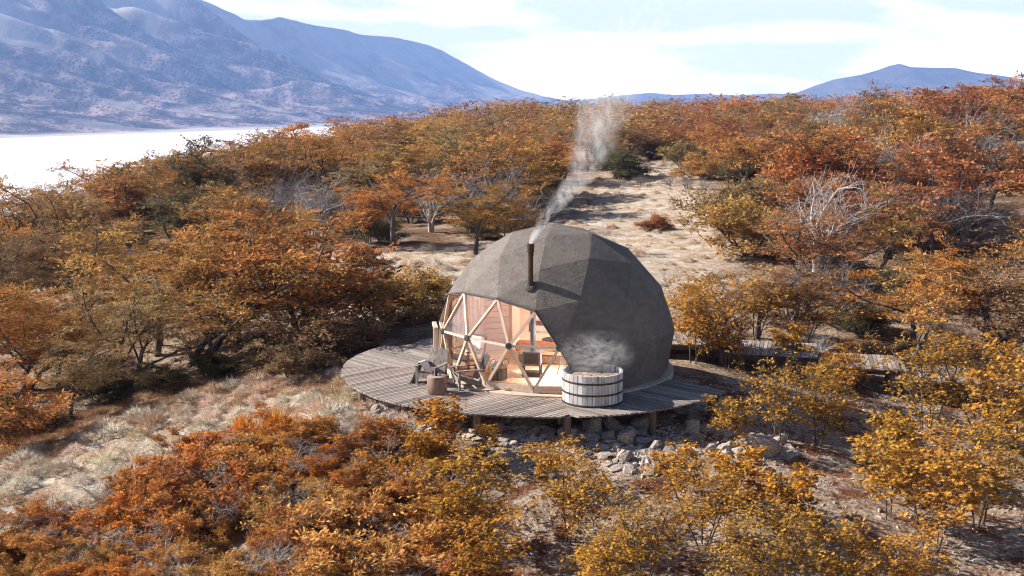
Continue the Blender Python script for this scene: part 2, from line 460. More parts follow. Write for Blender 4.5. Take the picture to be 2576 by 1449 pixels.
def beyond(x, y):
    """distance past the crest line (lake side positive)"""
    best = np.full(x.shape, 1e9); sgn = np.ones(x.shape)
    for a, b in zip(CREST[:-1], CREST[1:]):
        d = b - a; t = np.clip(((x - a[0]) * d[0] + (y - a[1]) * d[1]) / (d @ d), 0, 1)
        qx, qy = x - (a[0] + t * d[0]), y - (a[1] + t * d[1])
        r = np.hypot(qx, qy); c = d[0] * (y - a[1]) - d[1] * (x - a[0])
        m = r < best
        best = np.where(m, r, best); sgn = np.where(m, np.sign(c), sgn)
    return best * sgn


def ground_h(x, y, detail=True):
    x = np.asarray(x, float); y = np.asarray(y, float); shp = x.shape
    x, y = x.ravel(), y.ravel()
    xc, yc = np.clip(x, -60, 90), np.clip(y, -60, 205)
    q = np.stack([xc, yc], 1) * _S
    z = np.zeros(len(x))
    for i in range(0, len(x), 20000):
        s = slice(i, i + 20000)
        r2 = ((q[s, None] - _c[None]) ** 2).sum(-1)
        z[s] = _tps(r2) @ _W[:-3] + _W[-3] + q[s] @ _W[-2:]
    b = beyond(x, y)
    z = z - 0.27 * (np.sqrt(np.maximum(b + 4, 0) ** 2 + 14 ** 2) - 14)
    if detail:
        near = 1 - ss(60, 200, np.hypot(x, y + 35))
        z = z + near * (0.34 * fbm(x / 5.5, y / 5.5, 3, 3) + 0.22 * fbm(x / 1.3, y / 1.3, 3, 11) * ss(3.2, 6.5, np.hypot(x, y)))
        z = z + 1.2 * fbm(x / 30, y / 30, 2, 5) * ss(55, 140, np.hypot(x, y))
    return np.maximum(z, -92).reshape(shp)


def ground_pt(px, py):
    d = ray(px, py); t = np.arange(14, 330, 0.2)
    P = CAM + d[None] * t[:, None]
    below = P[:, 2] < ground_h(P[:, 0], P[:, 1])
    i = np.argmax(below) if below.any() else len(t) - 1
    return P[i]


def poly_world(pts):
    return np.array([ground_pt(*p)[:2] for p in pts])


def poly_sd(x, y, poly):
    """signed distance, inside positive"""
    best = np.full(x.shape, 1e9); ins = np.zeros(x.shape, bool)
    n = len(poly)
    for i in range(n):
        a, b = poly[i], poly[(i + 1) % n]
        d = b - a; t = np.clip(((x - a[0]) * d[0] + (y - a[1]) * d[1]) / (d @ d + 1e-9), 0, 1)
        best = np.minimum(best, np.hypot(x - a[0] - t * d[0], y - a[1] - t * d[1]))
        c = ((a[1] > y) != (b[1] > y)) & (x < (b[0] - a[0]) * (y - a[1]) / (b[1] - a[1] + 1e-12) + a[0])
        ins ^= c
    return np.where(ins, best, -best)


# open ground: clearing behind the dome, pale slope left of it, meadow strip at lower left, bare ground in front
CLEARING = poly_world([(1350, 600), (1400, 560), (1440, 500), (1480, 455), (1600, 408), (1690, 405), (1740, 440), (1800, 500), (1830, 560), (1850, 650), (1880, 740), (1800, 820), (1700, 800), (1500, 640)])
PALE = poly_world([(730, 790), (740, 700), (860, 630), (1100, 625), (1350, 610), (1400, 640), (1200, 720), (1100, 760), (1000, 820), (860, 800), (800, 830), (775, 790)])
MEADOW = poly_world([(-60, 1360), (-60, 1190), (250, 1080), (480, 1000), (700, 950), (860, 945), (1000, 1000), (1080, 1090), (1000, 1110), (900, 1085), (540, 1105), (400, 1185), (150, 1300), (60, 1360)])
FRONT = poly_world([(900, 1010), (1050, 960), (1700, 960), (2250, 930), (2700, 1000), (2700, 1560), (1100, 1560), (1180, 1250), (1000, 1080)])
SHRUB = poly_world([(-80, 1560), (-60, 1420), (140, 1310), (330, 1230), (520, 1130), (600, 1115), (740, 1105), (900, 1105), (1010, 1130), (1090, 1200), (1150, 1320), (1120, 1560)])


def axis(lo, hi, step, lo_far, hi_far, g):
    mid = list(np.arange(lo, hi + 1e-6, step))
    a, s = hi, step
    while a < hi_far:
        s *= g; a += s; mid.append(a)
    a, s = lo, step
    while a > lo_far:
        s *= g; a -= s; mid.insert(0, a)
    return np.array(mid)


gx = axis(-19, 22, 0.27, -6900, 7900, 1.065)
gy = axis(-14.5, 9, 0.25, -250, 6400, 1.042)
GX, GY = np.meshgrid(gx, gy, indexing='ij')
GZ = ground_h(GX, GY)
nx_, ny_ = GX.shape
gi = np.arange(nx_ * ny_).reshape(nx_, ny_)
gq = np.stack([gi[:-1, :-1], gi[1:, :-1], gi[1:, 1:], gi[:-1, 1:]], -1).reshape(-1, 4)
fx, fy = GX.ravel(), GY.ravel()
near_m = np.hypot(fx, fy + 35) < 320
wob = 1.2 * fbm(fx / 2.2, fy / 2.2, 3, 21)


def soft(poly, w=1.0):
    o = np.zeros(len(fx)); m = near_m
    o[m] = ss(-w, w, poly_sd(fx[m], fy[m], poly) + wob[m]); return o


tan = np.maximum(np.maximum(soft(CLEARING, 2.0), soft(PALE, 1.2)), soft(MEADOW, 0.9))
grav = soft(FRONT, 1.0)


def ground_mat():
    m, n, l, out = new_mat('ground')
    geo = n.new('ShaderNodeNewGeometry')
    at = n.new('ShaderNodeAttribute'); at.attribute_name = 'tan'
    ag = n.new('ShaderNodeAttribute'); ag.attribute_name = 'gravel'

    def noise(s, d=5, dist=0.0, st=(1, 1, 1)):
        mp = n.new('ShaderNodeMapping'); mp.inputs['Scale'].default_value = st; l.new(geo.outputs['Position'], mp.inputs[0])
        t = n.new('ShaderNodeTexNoise'); t.inputs['Scale'].default_value = s; t.inputs['Detail'].default_value = d; t.inputs['Roughness'].default_value = 0.62; t.inputs['Distortion'].default_value = dist
        l.new(mp.outputs[0], t.inputs['Vector']); return t.outputs['Fac']

    def mix(f, a, b):
        x = n.new('ShaderNodeMix'); x.data_type = 'RGBA'
        l.new(f, x.inputs[0]); l.new(a, x.inputs[6]); l.new(b, x.inputs[7]); return x.outputs[2]

    nf, nm, ng = noise(7.0, 7), noise(1.1, 5), noise(0.42, 4)
    lit0 = ramp(n, [(0.3, (0.07, 0.04, 0.024)), (0.5, (0.18, 0.10, 0.055)), (0.7, (0.33, 0.22, 0.14))]); l.new(nf, lit0.inputs[0])
    lit1 = ramp(n, [(0.3, (0.22, 0.145, 0.095)), (0.7, (0.50, 0.39, 0.29))]); l.new(nf, lit1.inputs[0])
    mk0 = ramp(n, [(0.47, 0.0), (0.6, 1.0)]); l.new(ng, mk0.inputs[0])
    lit_c = mix(mk0.outputs[0], lit0.outputs[0], lit1.outputs[0])
    tn = ramp(n, [(0.25, (0.27, 0.205, 0.155)), (0.42, (0.51, 0.43, 0.345)), (0.58, (0.60, 0.53, 0.45)), (0.8, (0.70, 0.64, 0.57))]); l.new(nf, tn.inputs[0])
    tn2 = ramp(n, [(0.3, (0.30, 0.19, 0.115)), (0.7, (0.54, 0.40, 0.27))]); l.new(nf, tn2.inputs[0])
    mk = ramp(n, [(0.42, 0.0), (0.6, 1.0)]); l.new(nm, mk.inputs[0])
    tcol = mix(mk.outputs[0], tn.outputs[0], tn2.outputs[0])
    gr = ramp(n, [(0.3, (0.16, 0.105, 0.07)), (0.5, (0.38, 0.285, 0.21)), (0.72, (0.56, 0.46, 0.37))]); l.new(nf, gr.inputs[0])
    rust = ramp(n, [(0.3, (0.08, 0.032, 0.018)), (0.7, (0.26, 0.105, 0.048))]); l.new(nf, rust.inputs[0])
    mk2 = ramp(n, [(0.47, 0.0), (0.58, 1.0)]); l.new(nm, mk2.inputs[0])
    gcol = mix(mk2.outputs[0], gr.outputs[0], rust.outputs[0])
    c = mix(ag.outputs['Fac'], lit_c, gcol)
    c = mix(at.outputs['Fac'], c, tcol)
    p = n.new('ShaderNodeBsdfPrincipled'); p.inputs['Roughness'].default_value = 0.95; p.inputs['Specular IOR Level'].default_value = 0.1
    l.new(c, p.inputs['Base Color'])
    b = n.new('ShaderNodeBump'); b.inputs['Strength'].default_value = 0.9; b.inputs['Distance'].default_value = 0.12
    l.new(nf, b.inputs['Height']); l.new(b.outputs[0], p.inputs['Normal'])
    l.new(p.outputs[0], out.inputs['Surface'])
    return m


link('ground', mesh_np('ground', np.c_[fx, fy, GZ.ravel()], [gq], [ground_mat()], True, {'tan': tan, 'gravel': grav}), kind='structure')

# lake: ruffled water, white glare of the sky put into its base colour
LAKE_Z = -72.0
m, n, l, out = new_mat('lake_water')
p = n.new('ShaderNodeBsdfPrincipled'); p.inputs['Base Color'].default_value = (0.93, 0.87, 0.80, 1); p.inputs['Roughness'].default_value = 0.5
geo = n.new('ShaderNodeNewGeometry'); t = n.new('ShaderNodeTexNoise'); t.inputs['Scale'].default_value = 0.35; t.inputs['Detail'].default_value = 3
l.new(geo.outputs['Position'], t.inputs['Vector'])
b = n.new('ShaderNodeBump'); b.inputs['Strength'].default_value = 0.5; b.inputs['Distance'].default_value = 1.0; l.new(t.outputs['Fac'], b.inputs['Height']); l.new(b.outputs[0], p.inputs['Normal'])
l.new(p.outputs[0], out.inputs['Surface'])
link('lake', mesh_np('lake', [(-6800, -240, LAKE_Z), (7800, -240, LAKE_Z), (7800, 6380, LAKE_Z), (-6800, 6380, LAKE_Z)], [[(0, 1, 2, 3)]], [m]), kind='structure')


# ------------------------------------------------------------------ mountains
def hill_mat(name, stops, patch, sc1, tree=0.35):
    m, n, l, out = new_mat(name)
    geo = n.new('ShaderNodeNewGeometry'); at = n.new('ShaderNodeAttribute'); at.attribute_name = 'bare'
    t = n.new('ShaderNodeTexNoise'); t.inputs['Scale'].default_value = sc1; t.inputs['Detail'].default_value = 8; t.inputs['Roughness'].default_value = 0.68; l.new(geo.outputs['Position'], t.inputs['Vector'])
    r = ramp(n, stops); l.new(t.outputs['Fac'], r.inputs[0])
    v = n.new('ShaderNodeTexVoronoi'); v.inputs['Scale'].default_value = sc1 * 7; l.new(geo.outputs['Position'], v.inputs['Vector'])
    vr = ramp(n, [(0.15, 1 - tree), (0.5, 1.1)]); l.new(v.outputs['Distance'], vr.inputs[0])
    sc = n.new('ShaderNodeVectorMath'); sc.operation = 'MULTIPLY'; l.new(r.outputs[0], sc.inputs[0]); l.new(vr.outputs[0], sc.inputs[1])
    x = n.new('ShaderNodeMix'); x.data_type = 'RGBA'; l.new(at.outputs['Fac'], x.inputs[0]); l.new(sc.outputs[0], x.inputs[6]); x.inputs[7].default_value = (*patch, 1)
    p = n.new('ShaderNodeBsdfPrincipled'); p.inputs['Roughness'].default_value = 1.0; p.inputs['Specular IOR Level'].default_value = 0.0
    l.new(x.outputs[2], p.inputs['Base Color'])
    l.new(p.outputs[0], out.inputs['Surface'])
    return m


def skyline(px_list, x, y):
    """height of the crest through these skyline points for crest ground points x, y"""
    a = np.array(px_list, float)
    v = y - CAM[1]
    px = 1288 + FPX * (x - CAM[0]) / (v * math.cos(PITCH))   # small height term ignored
    py = np.interp(px, a[:, 0], a[:, 1])
    ang = math.atan((724.5 - 231.4) / FPX)
    el = np.arctan((724.5 - py) / FPX) - ang
    return CAM[2] + v * np.tan(el)


def mountain_left():
    A = np.array([-905., 2050.]); tdir = np.array([0.577, 0.816]); ndir = np.array([-0.816, 0.577])
    s = np.r_[np.linspace(-2600, 300, 90)[:-1], np.linspace(300, 3900, 330)]
    w = np.r_[np.linspace(-120, 1250, 200), np.linspace(1260, 3200, 30)]
    S, Wd = np.meshgrid(s, w, indexing='ij')
    WC = 1250.0
    cx, cyy = A[0] + s * tdir[0] + WC * ndir[0], A[1] + s * tdir[1] + WC * ndir[1]
    prof = [(-2500, -60), (-900, -75), (-300, -80), (150, -62), (400, -32), (530, 0), (575, 24), (620, 45), (660, 47), (690, 44), (710, 39), (760, 55), (850, 73), (920, 88), (1000, 95), (1070, 110), (1110, 126), (1150, 148), (1230, 193), (1290, 222), (1335, 239), (1450, 268), (1700, 300)]
    hc = skyline(prof, cx, cyy) - LAKE_Z
    u = Wd / WC
    up = np.where(u < 0.07, u * 0.35, 0.0245 + (np.clip(u, 0.07, 1) - 0.07) / 0.93 * 0.9755)
    pw = 1.12 + 2.2 * ss(900.0, 2600.0, S)
    up = np.where(u > 0, np.abs(up) ** pw, u * 0.3)
    g = np.where(u <= 1, up, 1 - 0.75 * np.clip(u - 1, 0, 2))
    Z = LAKE_Z + hc[:, None] * g
    env = ss(0.05, 0.5, u) * (1 - ss(0.86, 1.0, u) * 0.93) * ss(0, 60, hc)[:, None] * (1 - 0.8 * ss(900.0, 2600.0, S))
    q = S + 0.55 * Wd + 90 * fbm(S / 300, Wd / 300, 3, 50)
    gul = np.abs(fbm(q / 260, Wd / 1500, 4, 40)) * 2
    gul2 = np.abs(fbm(q / 90, Wd / 600, 3, 44)) * 2
    Z = Z + env * (230 * (gul - 0.33) + 95 * (gul2 - 0.3)) + 10 * fbm(S / 60, Wd / 60, 4, 60) * ss(0.02, 0.1, u) + 4 * fbm(S / 9, Wd / 9, 2, 70) * ss(0.03, 0.08, u) * (1 - ss(0.55, 0.9, u))
    # shore terraces
    Z = Z + 7 * ss(0.0, 0.05, u) * fbm(S / 120, Wd / 25, 3, 66) * (1 - ss(0.06, 0.16, u))
    X = A[0] + S * tdir[0] + Wd * ndir[0]; Y = A[1] + S * tdir[1] + Wd * ndir[1]
    idx = np.arange(X.size).reshape(X.shape)
    f = np.stack([idx[:-1, :-1], idx[1:, :-1], idx[1:, 1:], idx[:-1, 1:]], -1).reshape(-1, 4)
    bare = ss(0.62, 0.98, u + 0.5 * fbm(S / 150, Wd / 300, 4, 80)) * 0.75
    bare = np.maximum(bare, ss(0.15, 0.27, fbm((S + .8 * Wd) / 120, (Wd - .3 * S) / 170, 4, 90)) * ss(0.02, 0.1, u) * (.35 + .5 * fbm(S / 30, Wd / 30, 3, 91)))
    bare = np.maximum(bare, (1 - ss(0.03, 0.075, u + 0.04 * fbm(S / 80, Wd / 20, 3, 95))) * 0.8)
    bare = np.maximum(bare, ss(0.14, 0.3, 0.35 - gul) * ss(0.5, 0.8, u) * 0.6)
    me = mesh_np('mountain', np.stack([X.ravel(), Y.ravel(), Z.ravel()], 1), [f[:, ::-1]], [hill_mat('mountain_slope', [(0.36, (0.012, 0.014, 0.016)), (0.47, (0.10, 0.07, 0.062)), (0.60, (0.40, 0.28, 0.24))], (0.66, 0.58, 0.50), 0.015, 0.9)], True, {'bare': bare.ravel()})
    link('mountain', me, kind='structure')


def far_hill(name, D, prof, rise, depth, sd, mat):
    a = np.array(prof, float)
    px = np.linspace(a[0, 0], a[-1, 0], 260)
    x = CAM[0] + (px - 1288) / FPX * D * math.cos(PITCH) ; y = np.full_like(x, CAM[1] + D)
    hc = skyline(prof, x, y)
    w = np.r_[np.linspace(-depth, 0, 70), np.linspace(depth * 0.1, depth, 12)]
    X, Wd = np.meshgrid(x, w, indexing='ij')
    u = 1 - np.abs(Wd) / depth
    base = LAKE_Z - 10
    Z = base + (hc[:, None] - base) * u ** 0.9
    env = (1 - u) * ss(0, 0.2, u)
    Z = Z + env * rise * (np.abs(fbm((X + 0.4 * Wd) / (D * 0.03), Wd / (D * 0.12), 4, sd)) * 2 - 0.3)
    Y = Wd + CAM[1] + D
    idx = np.arange(X.size).reshape(X.shape)
    f = np.stack([idx[:-1, :-1], idx[1:, :-1], idx[1:, 1:], idx[:-1, 1:]], -1).reshape(-1, 4)
    bare = ss(0.1, 0.3, fbm(X / (D * 0.02), Wd / (D * 0.05), 3, sd + 5)) * 0.35
    link(name, mesh_np(name, np.stack([X.ravel(), Y.ravel(), Z.ravel()], 1), [f], [mat], True, {'bare': bare.ravel()}), kind='structure')


mountain_left()
M_FH = hill_mat('far_slope', [(0.3, (0.035, 0.035, 0.035)), (0.7, (0.10, 0.085, 0.08))], (0.2, 0.18, 0.17), 0.01, 0.3)
far_hill('mountain', 4200, [(1880, 275), (1985, 241), (2050, 215), (2100, 199), (2160, 189), (2200, 178), (2235, 165), (2258, 160), (2290, 169), (2340, 170), (2400, 171), (2450, 182), (2520, 191), (2576, 200), (2800, 225), (3100, 262)], 130, 900, 200, M_FH)
far_hill('hills', 5900, [(1200, 262), (1480, 250), (1560, 240), (1640, 233), (1690, 239), (1760, 236), (1850, 240), (1950, 235), (2050, 240), (2300, 246), (2700, 240)], 60, 450, 300, M_FH)

# ------------------------------------------------------------------ deck
DECK = np.array([(-3.2, 5.2), (-3.84, 4.6), (-4.41, 4.05), (-4.72, 3.32), (-5.13, 3.1), (-5.62, 3.1), (-6.03, 2.45), (-6.35, 1.67), (-6.54, .8), (-6.58, -.1), (-6.43, -1.05), (-6.14, -2.0), (-5.7, -2.9), (-5.08, -3.78), (-4.4, -4.43), (-3.35, -5.06), (-2.2, -5.48), (-1.1, -5.68), (-.3, -5.73), (.6, -5.68), (1.55, -5.5), (2.4, -5.17), (3.25, -4.68), (4.1, -3.95), (4.92, -3.07), (4.3, -2.3), (3.6, -1.75), (2.6, -1.2), (2.0, 0), (0, 2.2), (-2.2, 3.6)])
deck = thing('timber_deck', 'weathered grey timber deck on posts wrapping around the front of the dome', 'deck', (0, 0, 0))


def line_clip(o, d, poly):
    """parameter intervals of the line o + t d inside the polygon"""
    ts = []
    n = len(poly)
    for i in range(n):
        a, b = poly[i], poly[(i + 1) % n]
        e = b - a; den = d[0] * e[1] - d[1] * e[0]
        if abs(den) < 1e-9: continue
        w = a - o
        t = (w[0] * e[1] - w[1] * e[0]) / den; s = (w[0] * d[1] - w[1] * d[0]) / den
        if 0 <= s < 1: ts.append(t)
    ts.sort()
    return [(ts[i], ts[i + 1]) for i in range(0, len(ts) - 1, 2)]


def clip_half(poly, nrm, c):
    """clip polygon to nrm . p >= c"""
    out = []
    for i in range(len(poly)):
        a, b = poly[i], poly[(i + 1) % len(poly)]
        da, db = a @ nrm - c, b @ nrm - c
        if da >= 0: out.append(a)
        if (da >= 0) != (db >= 0): out.append(a + (b - a) * da / (da - db))
    return np.array(out)


def lay_planks(parent, poly, bis, pw, gap, z1, th, r, inner=None):
    """planks parallel to direction bis filling polygon poly"""
    bis = np.asarray(bis, float) / np.linalg.norm(bis); side = np.array([-bis[1], bis[0]])
    c = poly @ side
    k0 = math.floor(c.min() / pw)
    for k in range(k0, math.ceil(c.max() / pw) + 1):
        c0, c1 = k * pw + gap / 2, (k + 1) * pw - gap / 2
        A, B = line_clip(side * c0, bis, poly), line_clip(side * c1, bis, poly)
        if not A or not B: continue
        for (a0, a1), (b0, b1) in zip(A, B):
            if inner is not None:   # trim what is hidden under the dome floor
                def trim(t0, t1, cc):
                    if abs(cc) < inner:
                        h = math.sqrt(inner ** 2 - cc ** 2)
                        if t0 < -h and t1 > -h and t1 < h: return t0, -h
                        if t0 > -h and t0 < h and t1 > h: return h, t1
                    return t0, t1
                a0, a1 = trim(a0, a1, c0); b0, b1 = trim(b0, b1, c1)
            if a1 - a0 < 0.12 or b1 - b0 < 0.12: continue
            j = r.uniform(-0.008, 0.012, 4); dz = r.uniform(-0.003, 0.003)
            q = [side * c0 + bis * (a0 - j[0]), side * c0 + bis * (a1 + j[1]), side * c1 + bis * (b1 + j[2]), side * c1 + bis * (b0 - j[3])]
            mid = sum(q) / 4
            ang = math.atan2(bis[1], bis[0]) - math.pi / 2
            ca, sa = math.cos(-ang), math.sin(-ang)
            loc = [((p - mid)[0] * ca - (p - mid)[1] * sa, (p - mid)[0] * sa + (p - mid)[1] * ca) for p in q]
            o = MB().prism(loc[::-1], -th, 0).build('plank', M_DECK, parent, (mid[0], mid[1], z1 + dz))
            o.rotation_euler = (0, 0, ang)


r2 = np.random.default_rng(3)
PW = 0.13
front = clip_half(clip_half(DECK, np.array([-1., -0.09]), 0.30 * 0.0 + 0.25), np.array([0, -1.]), 0.0)      # left-front sector
right = clip_half(DECK, np.array([1., 0.09]), -0.25)
back = clip_half(clip_half(DECK, np.array([0, 1.]), 0.0), np.array([-1., 0]), 0.0)
lay_planks(deck, front, (1, 0.95), PW, 0.03, 0.0, 0.045, r2, 3.3)
lay_planks(deck, right, (1, -0.9), PW, 0.03, 0.0, 0.045, r2, 3.3)
lay_planks(deck, back, (1, -1.0), PW, 0.03, 0.0, 0.045, r2, 3.3)
# joists and posts
for a in np.radians(np.arange(-140, 62, 14)):
    d = np.array([math.sin(a), -math.cos(a)])
    iv = line_clip(np.zeros(2), d, DECK)
    if not iv: continue
    t1 = max(max(i) for i in iv)
    if t1 < 3.6: continue
    MB().beam((*(d * 2.9), -0.14), (*(d * (t1 - 0.12)), -0.14), 0.09, 0.17).build('joist', M_BEAM, deck)
pp = [(910, 992), (1018, 1024), (1200, 1049), (1427, 1055), (1642, 1038), (1790, 1000)]
for px, py in pp:
    w = plane_pt(px, py - 12, 0)
    z0 = float(ground_h(w[0], w[1])) - 0.25
    MB().tube([(0, 0, z0), (0, 0, -0.047)], 0.105, 12).build('post', M_POST, deck, (w[0], w[1], 0))
for x, y in ((-4.6, 0.4), (-4.2, -2.6), (-2.3, -4.0), (0.2, -4.2), (2.5, -3.6), (2.9, 2.2), (-2.9, 2.6), (3.4, -1.0), (3.5, 0.9)):
    z0 = float(ground_h(np.array(x), np.array(y))) - 0.25
    MB().tube([(0, 0, z0), (0, 0, -0.06)], 0.105, 10).build('post', M_POST, deck, (x, y, 0))

# ------------------------------------------------------------------ walkway behind the dome, in three stepped runs
wk = thing('boardwalk', 'stepped grey boardwalk running right from behind the dome', 'boardwalk', (0, 0, 0))
runs = [((3.0, 5.1), (6.6, 4.9), -0.12), ((6.5, 4.9), (9.4, 4.2), -0.40), ((9.3, 4.2), (12.2, 3.5), -0.70), ((12.1, 3.5), (14.6, 2.7), -0.98), ((14.5, 2.7), (19.0, 1.2), -1.26)]
for (a, b, z) in runs:
    a, b = np.array(a), np.array(b); d = (b - a) / np.linalg.norm(b - a); s = np.array([-d[1], d[0]])
    L = np.linalg.norm(b - a); k = 0
    t = 0.0
    while t + 0.13 <= L:
        c = a + d * (t + 0.065)
        sk = r2.uniform(-0.01, 0.01)
        o = MB().box((0, 0, 0), (0.122, 2.3, 0.045)).build('plank', M_DECK, wk, (c[0] + s[0] * sk, c[1] + s[1] * sk, z - 0.022 + r2.uniform(-.003, .003)))
        o.rotation_euler = (0, 0, math.atan2(d[1], d[0]) + math.pi / 2 - math.pi / 2)
        t += 0.142
    for e in (-1.0, 1.0):
        p0, p1 = a + s * e * 1.02, b + s * e * 1.02
        MB().beam((*p0, z - 0.13), (*p1, z - 0.13), 0.08, 0.16).build('side_beam', M_BEAM, wk)
        for q in (0.15, 0.85):
            w = a + (b - a) * q + s * e * 0.95
            z0 = float(ground_h(np.array(w[0]), np.array(w[1]))) - 0.3
            if z0 < z - 0.25:
                MB().tube([(0, 0, z0), (0, 0, z - 0.05)], 0.09, 10).build('post', M_POST, wk, (w[0], w[1], 0))

# ------------------------------------------------------------------ dome
DR, DC, PHASE = 3.6, 0.76, 0.756


def geo3():
    t = math.atan(0.5); V = [(0, 0, 1)]
    for k in range(5): a = 2 * math.pi * k / 5; V.append((math.cos(t) * math.cos(a), math.cos(t) * math.sin(a), math.sin(t)))
    for k in range(5): a = 2 * math.pi * (k + .5) / 5; V.append((math.cos(t) * math.cos(a), math.cos(t) * math.sin(a), -math.sin(t)))
    V.append((0, 0, -1)); V = np.array(V)
    F = []
    for k in range(5):
        n = (k + 1) % 5
        F += [(0, 1 + k, 1 + n), (1 + k, 6 + k, 1 + n), (1 + n, 6 + k, 6 + n), (6 + k, 11, 6 + n)]
    key, P, T = {}, [], []

    def idx(p):
        p = p / np.linalg.norm(p); q = tuple(np.round(p, 4) + 0.0)
        if q not in key: key[q] = len(P); P.append(p)
        return key[q]
    for a, b, c in F:
        g = {}
        for i in range(4):
            for j in range(4 - i): g[i, j] = idx((V[a] * i + V[b] * j + V[c] * (3 - i - j)) / 3)
        for i in range(3):
            for j in range(3 - i):
                T.append((g[i, j], g[i + 1, j], g[i, j + 1]))
                if i + j < 2: T.append((g[i + 1, j], g[i + 1, j + 1], g[i, j + 1]))
    return np.array(P), T


GP, GT = geo3()
c_, s_ = math.cos(PHASE), math.sin(PHASE)
GP = np.stack([GP[:, 0] * c_ - GP[:, 1] * s_, GP[:, 0] * s_ + GP[:, 1] * c_, GP[:, 2]], 1)
isb = (GP[:, 2] < -.1) & (GP[:, 2] > -.3)
rb = np.hypot(GP[isb, 0], GP[isb, 1])
GP[isb, 0] *= 0.984 / rb; GP[isb, 1] *= 0.984 / rb; GP[isb, 2] = -0.177
az = np.degrees(np.arctan2(GP[:, 0], -GP[:, 1]))
GP[:, 0] = np.where((GP[:, 0] > 0.1) & ~isb, GP[:, 0] * 1.075 - 0.0075, GP[:, 0])      # the shell is a little longer towards the right
GP[:, 2] += 0.03 * np.clip((GP[:, 2] - .5) / .5, 0, 1)
GT = [t for t in GT if all(GP[i, 2] > -0.3 for i in t)]
ring = np.where(isb, 0, np.where(GP[:, 2] < .25, 1, np.where(GP[:, 2] < .6, 2, 3)))


def is_open(t):
    for i in t:
        lim = {0: (-109, 15), 1: (-97, 4), 2: (-85, -8)}.get(int(ring[i]))
        if lim is None or not (lim[0] <= az[i] <= lim[1]): return False
    return True


WV = GP * DR; WV = WV + np.array([0, 0, DC])     # world vertices (dome stands at the origin)
dome = thing('geodesic_dome', 'geodesic dome cabin with grey-brown canvas cover and triangular glass front', 'dome cabin', (0, 0, 0))
openT = [t for t in GT if is_open(t)]
coverT = [t for t in GT if not is_open(t)]


def outward(tri):
    a, b, c = [WV[i] for i in tri]
    nrm = np.cross(b - a, c - a)
    return tri if nrm @ ((a + b + c) / 3 - np.array([0, 0, DC])) > 0 else (tri[0], tri[2], tri[1])


CV = (GP * (DR + 0.035)) + np.array([0, 0, DC]); CV[isb, 2] = 0.03
cen0 = np.array([0, 0, DC])
for t in coverT:
    t = outward(t)
    # each facet a slightly slack, finely divided sheet
    a, b, c = CV[list(t)]
    nrm = np.cross(b - a, c - a); nrm /= np.linalg.norm(nrm)
    ns = 8; vv = []; ids = {}; ff = []
    for i in range(ns + 1):
        for j in range(ns + 1 - i):
            k = ns - i - j; ids[i, j] = len(vv)
            w = 27 * (i / ns) * (j / ns) * (k / ns)
            p = (a * i + b * j + c * k) / ns
            vv.append(p + nrm * (w * 0.004))
    for i in range(ns):
        for j in range(ns - i):
            ff.append((ids[i, j], ids[i + 1, j], ids[i, j + 1]))
            if i + j < ns - 1: ff.append((ids[i + 1, j], ids[i + 1, j + 1], ids[i, j + 1]))
    vv = np.array(vv)
    me = mesh_np('cover_panel', vv, [np.array(ff)], [M_CANVAS], False)
    link('cover_panel', me, dome)
# liner inside
lv = (GP * (DR - 0.07)) + np.array([0, 0, DC]); lv[isb, 2] = 0.16
used = sorted({i for t in coverT for i in t}); rm = {u: k for k, u in enumerate(used)}
link('liner', mesh_np('liner', lv[used], [np.array([[rm[i] for i in outward(t)] for t in coverT])], [M_LINER]), dome)
# edges of the glass front
edges = {}
for t in openT:
    for i in range(3):
        e = tuple(sorted((t[i], t[(i + 1) % 3]))); edges[e] = edges.get(e, 0) + 1
FRV = GP * (DR - 0.035) + np.array([0, 0, DC])
for (i, j), cnt in edges.items():
    if ring[i] == 0 and ring[j] == 0: continue
    a, b = FRV[i], FRV[j]; d = (b - a) / np.linalg.norm(b - a)
    a2, b2 = a + d * 0.07, b - d * 0.07
    MB().beam(a2, b2, 0.07, 0.09, up=((a + b) / 2 - cen0)).build('strut', M_PINE, dome)
    if cnt == 1:   # cover hem
        a3, b3 = CV[i], CV[j]
        MB().beam(a3, b3, 0.05, 0.03, up=((a + b) / 2 - cen0)).build('cover_hem', M_TRIM, dome)
for i in sorted({k for e in edges for k in e}):
    if ring[i] == 0: continue
    d = Vector(GP[i]); 
    if ring[i] == 1:
        p0 = WV[i] - GP[i] * 0.10; p1 = WV[i] + GP[i] * 0.02
        MB().tube([p0, p1, p1 + GP[i] * 0.006], [0.095, 0.095, 0.08], 16).build('hub', M_HUB, dome)
    else:
        p0 = WV[i] - GP[i] * 0.09; p1 = WV[i] - GP[i] * 0.0
        MB().tube([p0, p1], [0.075, 0.075], 12).build('hub', M_PINE, dome)
PV = GP * (DR - 0.03) + np.array([0, 0, DC])
for t in openT:
    t = outward(t); a, b, c = PV[list(t)]
    m_ = (a + b + c) / 3
    q = [p + (m_ - p) * 0.03 for p in (a, b, c)]
    link('pane', mesh_np('pane', q, [[(0, 1, 2)]], [M_GLASS]), dome)
